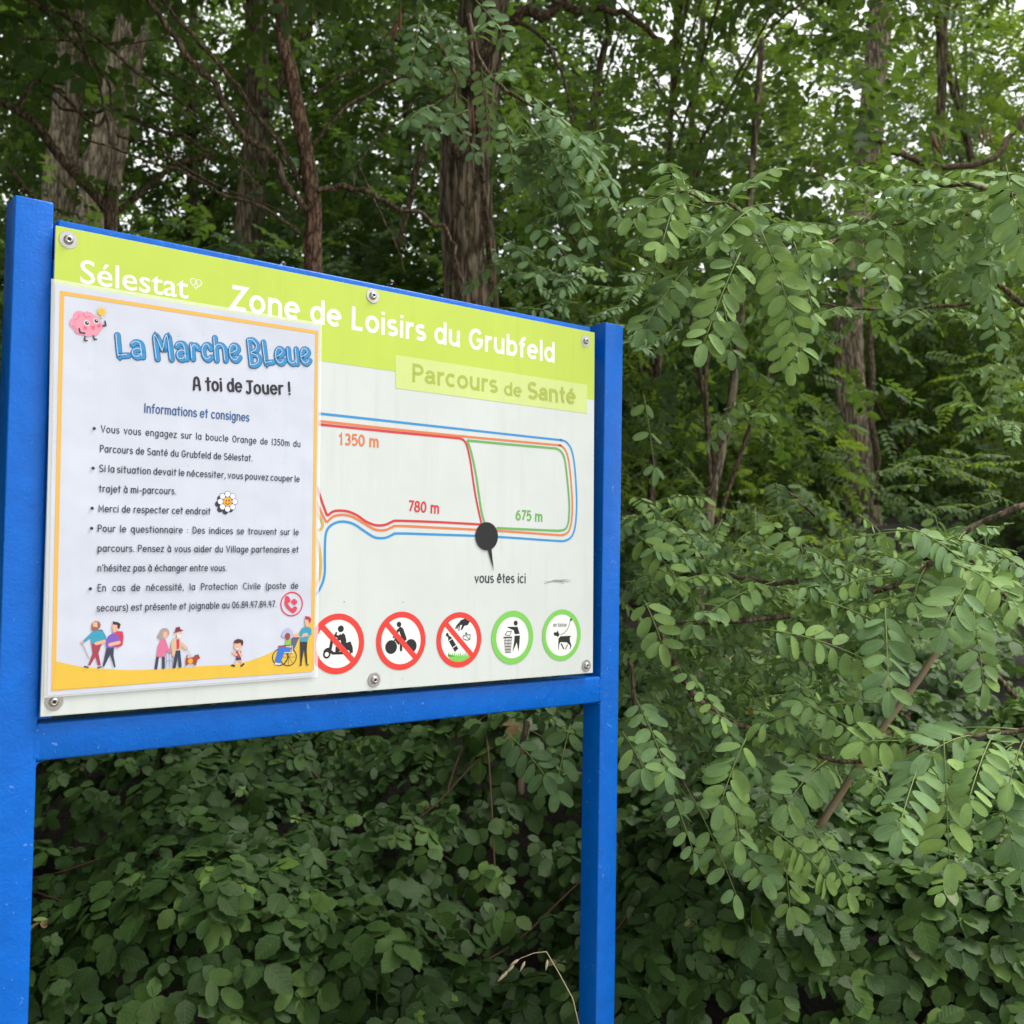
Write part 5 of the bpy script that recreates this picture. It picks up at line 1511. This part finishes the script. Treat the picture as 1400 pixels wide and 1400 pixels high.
def bram(n, x0, x1, y0, y1, thick, size, light=0.0):
    x = rng.uniform(x0, x1, n); y = rng.uniform(y0, y1, n) if not light else rng.uniform(y0, y1, n)
    e = .03
    z = cover(x, y); gxx = (cover(x + e, y) - cover(x - e, y)) / (2 * e); gyy = (cover(x, y + e) - cover(x, y - e)) / (2 * e)
    nr = np.stack([-gxx, -gyy, np.ones(n)], 1); nr /= np.linalg.norm(nr, axis=1)[:, None]
    dpt = np.abs(rng.normal(0, thick, n))
    pos = np.stack([x, y, z], 1) - nr * dpt[:, None] + nr * .03
    up = nr * .8 + np.array([0, -.28, .45])
    M = rot_rand(n, up / np.linalg.norm(up, axis=1)[:, None], .34)
    # stalks mostly trail down the slope
    dn = np.stack([rng.normal(0, .8, n), -1 + .5 * rng.standard_normal(n), -.5 + 0 * x], 1)
    nz = M[:, :, 2]; dn -= nz * (dn * nz).sum(1)[:, None]; dn /= np.linalg.norm(dn, axis=1)[:, None]
    M = np.stack([dn, np.cross(nz, dn), nz], 2)
    s = rng.uniform(size[0], size[1], n) * np.where(rng.random(n) < .35, rng.uniform(.45, .8, n), 1)
    tn = np.clip(rng.normal(.42, .17, n) + .35 * (vnoise(x, y, .5, 9) - .5), 0, .9)
    yo = rng.random(n) < .018; tn[yo] = rng.uniform(.93, 1.0, yo.sum()); s[yo] *= .7
    tn = np.where(yo, tn, np.clip(tn + .34 * sstep(.45, .95, x), 0, .92))      # paler species towards the right; tint also stands in for brighter light
    pl = vnoise(x, y, .42, 21) + .25 * sstep(.5, 1.0, x)
    w_ = np.where(pl + .25 * rng.random(n) > .80, rng.integers(7, 10, n), rng.integers(0, 7, n))
    for i, tp in enumerate(BT):
        m = w_ == i
        Lv.batch(tp, M[m] * s[m][:, None, None], pos[m], tn[m])
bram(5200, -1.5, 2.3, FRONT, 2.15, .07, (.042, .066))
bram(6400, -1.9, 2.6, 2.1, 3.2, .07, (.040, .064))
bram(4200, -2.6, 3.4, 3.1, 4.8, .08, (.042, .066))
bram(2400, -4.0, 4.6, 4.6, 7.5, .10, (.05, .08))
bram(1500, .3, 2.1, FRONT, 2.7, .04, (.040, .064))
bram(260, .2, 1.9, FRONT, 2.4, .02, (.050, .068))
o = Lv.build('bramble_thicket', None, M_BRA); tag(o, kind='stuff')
# canes arching through it
for i in range(26):
    x = rng.uniform(-1.3, 2.1); y = rng.uniform(1.7, 2.9)
    a = rng.uniform(0, math.pi); L = rng.uniform(.35, .9)
    P = []
    for t in np.linspace(-.5, .5, 6):
        xx, yy = x + math.cos(a) * L * t, max(FRONT + .03, y + math.sin(a) * L * t * .6)
        P.append((xx, yy, float(cover(xx, yy)) + .01 - .5 * t * t * L + rng.normal(0, .012)))
    mb = MB(); V, F = tube(spline(P, 5), np.linspace(.0028, .0013, 26), 6); mb.add(V, F, M_CANE)
    o = mb.build('bramble_cane', None, True); tag(o, 'thin reddish bramble cane trailing over the bramble leaves', 'bramble cane', 'bramble canes')

# ------------------------------------------------------------------ small things
mb = MB()
V, F = tube(spline(PX(1.82, (1296, 866), (1255, 930), (1205, 998), (1160, 1068), (1120, 1130)), 5), np.linspace(.0058, .0072, 21), 8, .02); mb.add(V, F, flat('dead_wood', (.25, .195, .13), .8, .2))
o = mb.build('dead_branch', None, True); tag(o, 'straight bare brown dead branch leaning through the robinia bush at right', 'branch')
mb = MB()
P = PX(2.5, (714, 1085), (712, 1050), (715, 1015), (722, 985))
V, F = tube(spline(P, 5), .0085, 8, .08); mb.add(V, F, M_BARKP)
o = mb.build('dead_stump', None, True); tag(o, 'short mottled dead stick standing in the brambles below the bottom rail', 'stick')
# dry grass beside the right post
ob = empty('dry_grass', tuple(at(792, 1420, 1.5))); tag(ob, 'bent straw coloured dry grass stalk beside the foot of the right post', 'grass stalk')
org = at(792, 1420, 1.5)
mb = MB()
V, F = tube(spline([at(x, y, 1.5) - org for x, y in ((796, 1420), (783, 1365), (764, 1330), (747, 1301), (730, 1303), (712, 1310), (698, 1320))], 1), np.linspace(.0009, .0004, 7), 5); mb.add(V, F, M_DRY)
mb.build('stalk', ob, True)
for (x, y, a) in ((700, 1322, .8), (692, 1330, .9), (706, 1314, .6), (716, 1318, 1.1), (748, 1316, 1.4), (688, 1334, .8)):
    p = at(x, y, 1.5) - org; d = np.array([-math.cos(a), 0, -math.sin(a)])
    pts = [p - d * .004, p, p + d * .006, p + d * .012]
    mb = MB(); V, F = tube(pts, [.0008, .0022, .0019, .0003], 6); mb.add(V, F, M_DRY); mb.build('seed_head', ob, True)
# dry seed pods hanging in the trees
for (x, y, d, n) in ((540, 20, 3.2, 3), (1280, 190, 4.6, 6), (1345, 180, 4.6, 4), (632, 150, 2.5, 2), (1110, 230, 4.4, 3)):
    p = at(x, y, d); ob = empty('seed_pods', tuple(p))
    tag(ob, {540: 'long dark brown pods hanging at the top left of the thick trunk', 1280: 'largest bunch of dry brown pods hanging at the upper right', 1345: 'small bunch of dry pods near the right edge of the picture',
             632: 'pair of rusty dry pods hanging in front of the thick trunk', 1110: 'dark brown pods hanging left of the right trunk'}[x], 'seed pods')
    for k in range(n):
        q = rng.normal(0, .02, 3); q[2] *= .5; L = rng.uniform(.05, .08); ln = rng.normal(0, .02, 2)
        mb = MB(); V, F = tube([q + np.array([0, 0, .03]), q, q + np.array([ln[0] * .5, ln[1] * .5, -L * .5]), q + np.array([ln[0] * 1.5, ln[1], -L])], [.0008, .004, .0065, .001], 6)
        V[:, 1] = q[1] + (V[:, 1] - q[1]) * .35
        mb.add(V, F, M_POD); mb.build('pod', ob, True)
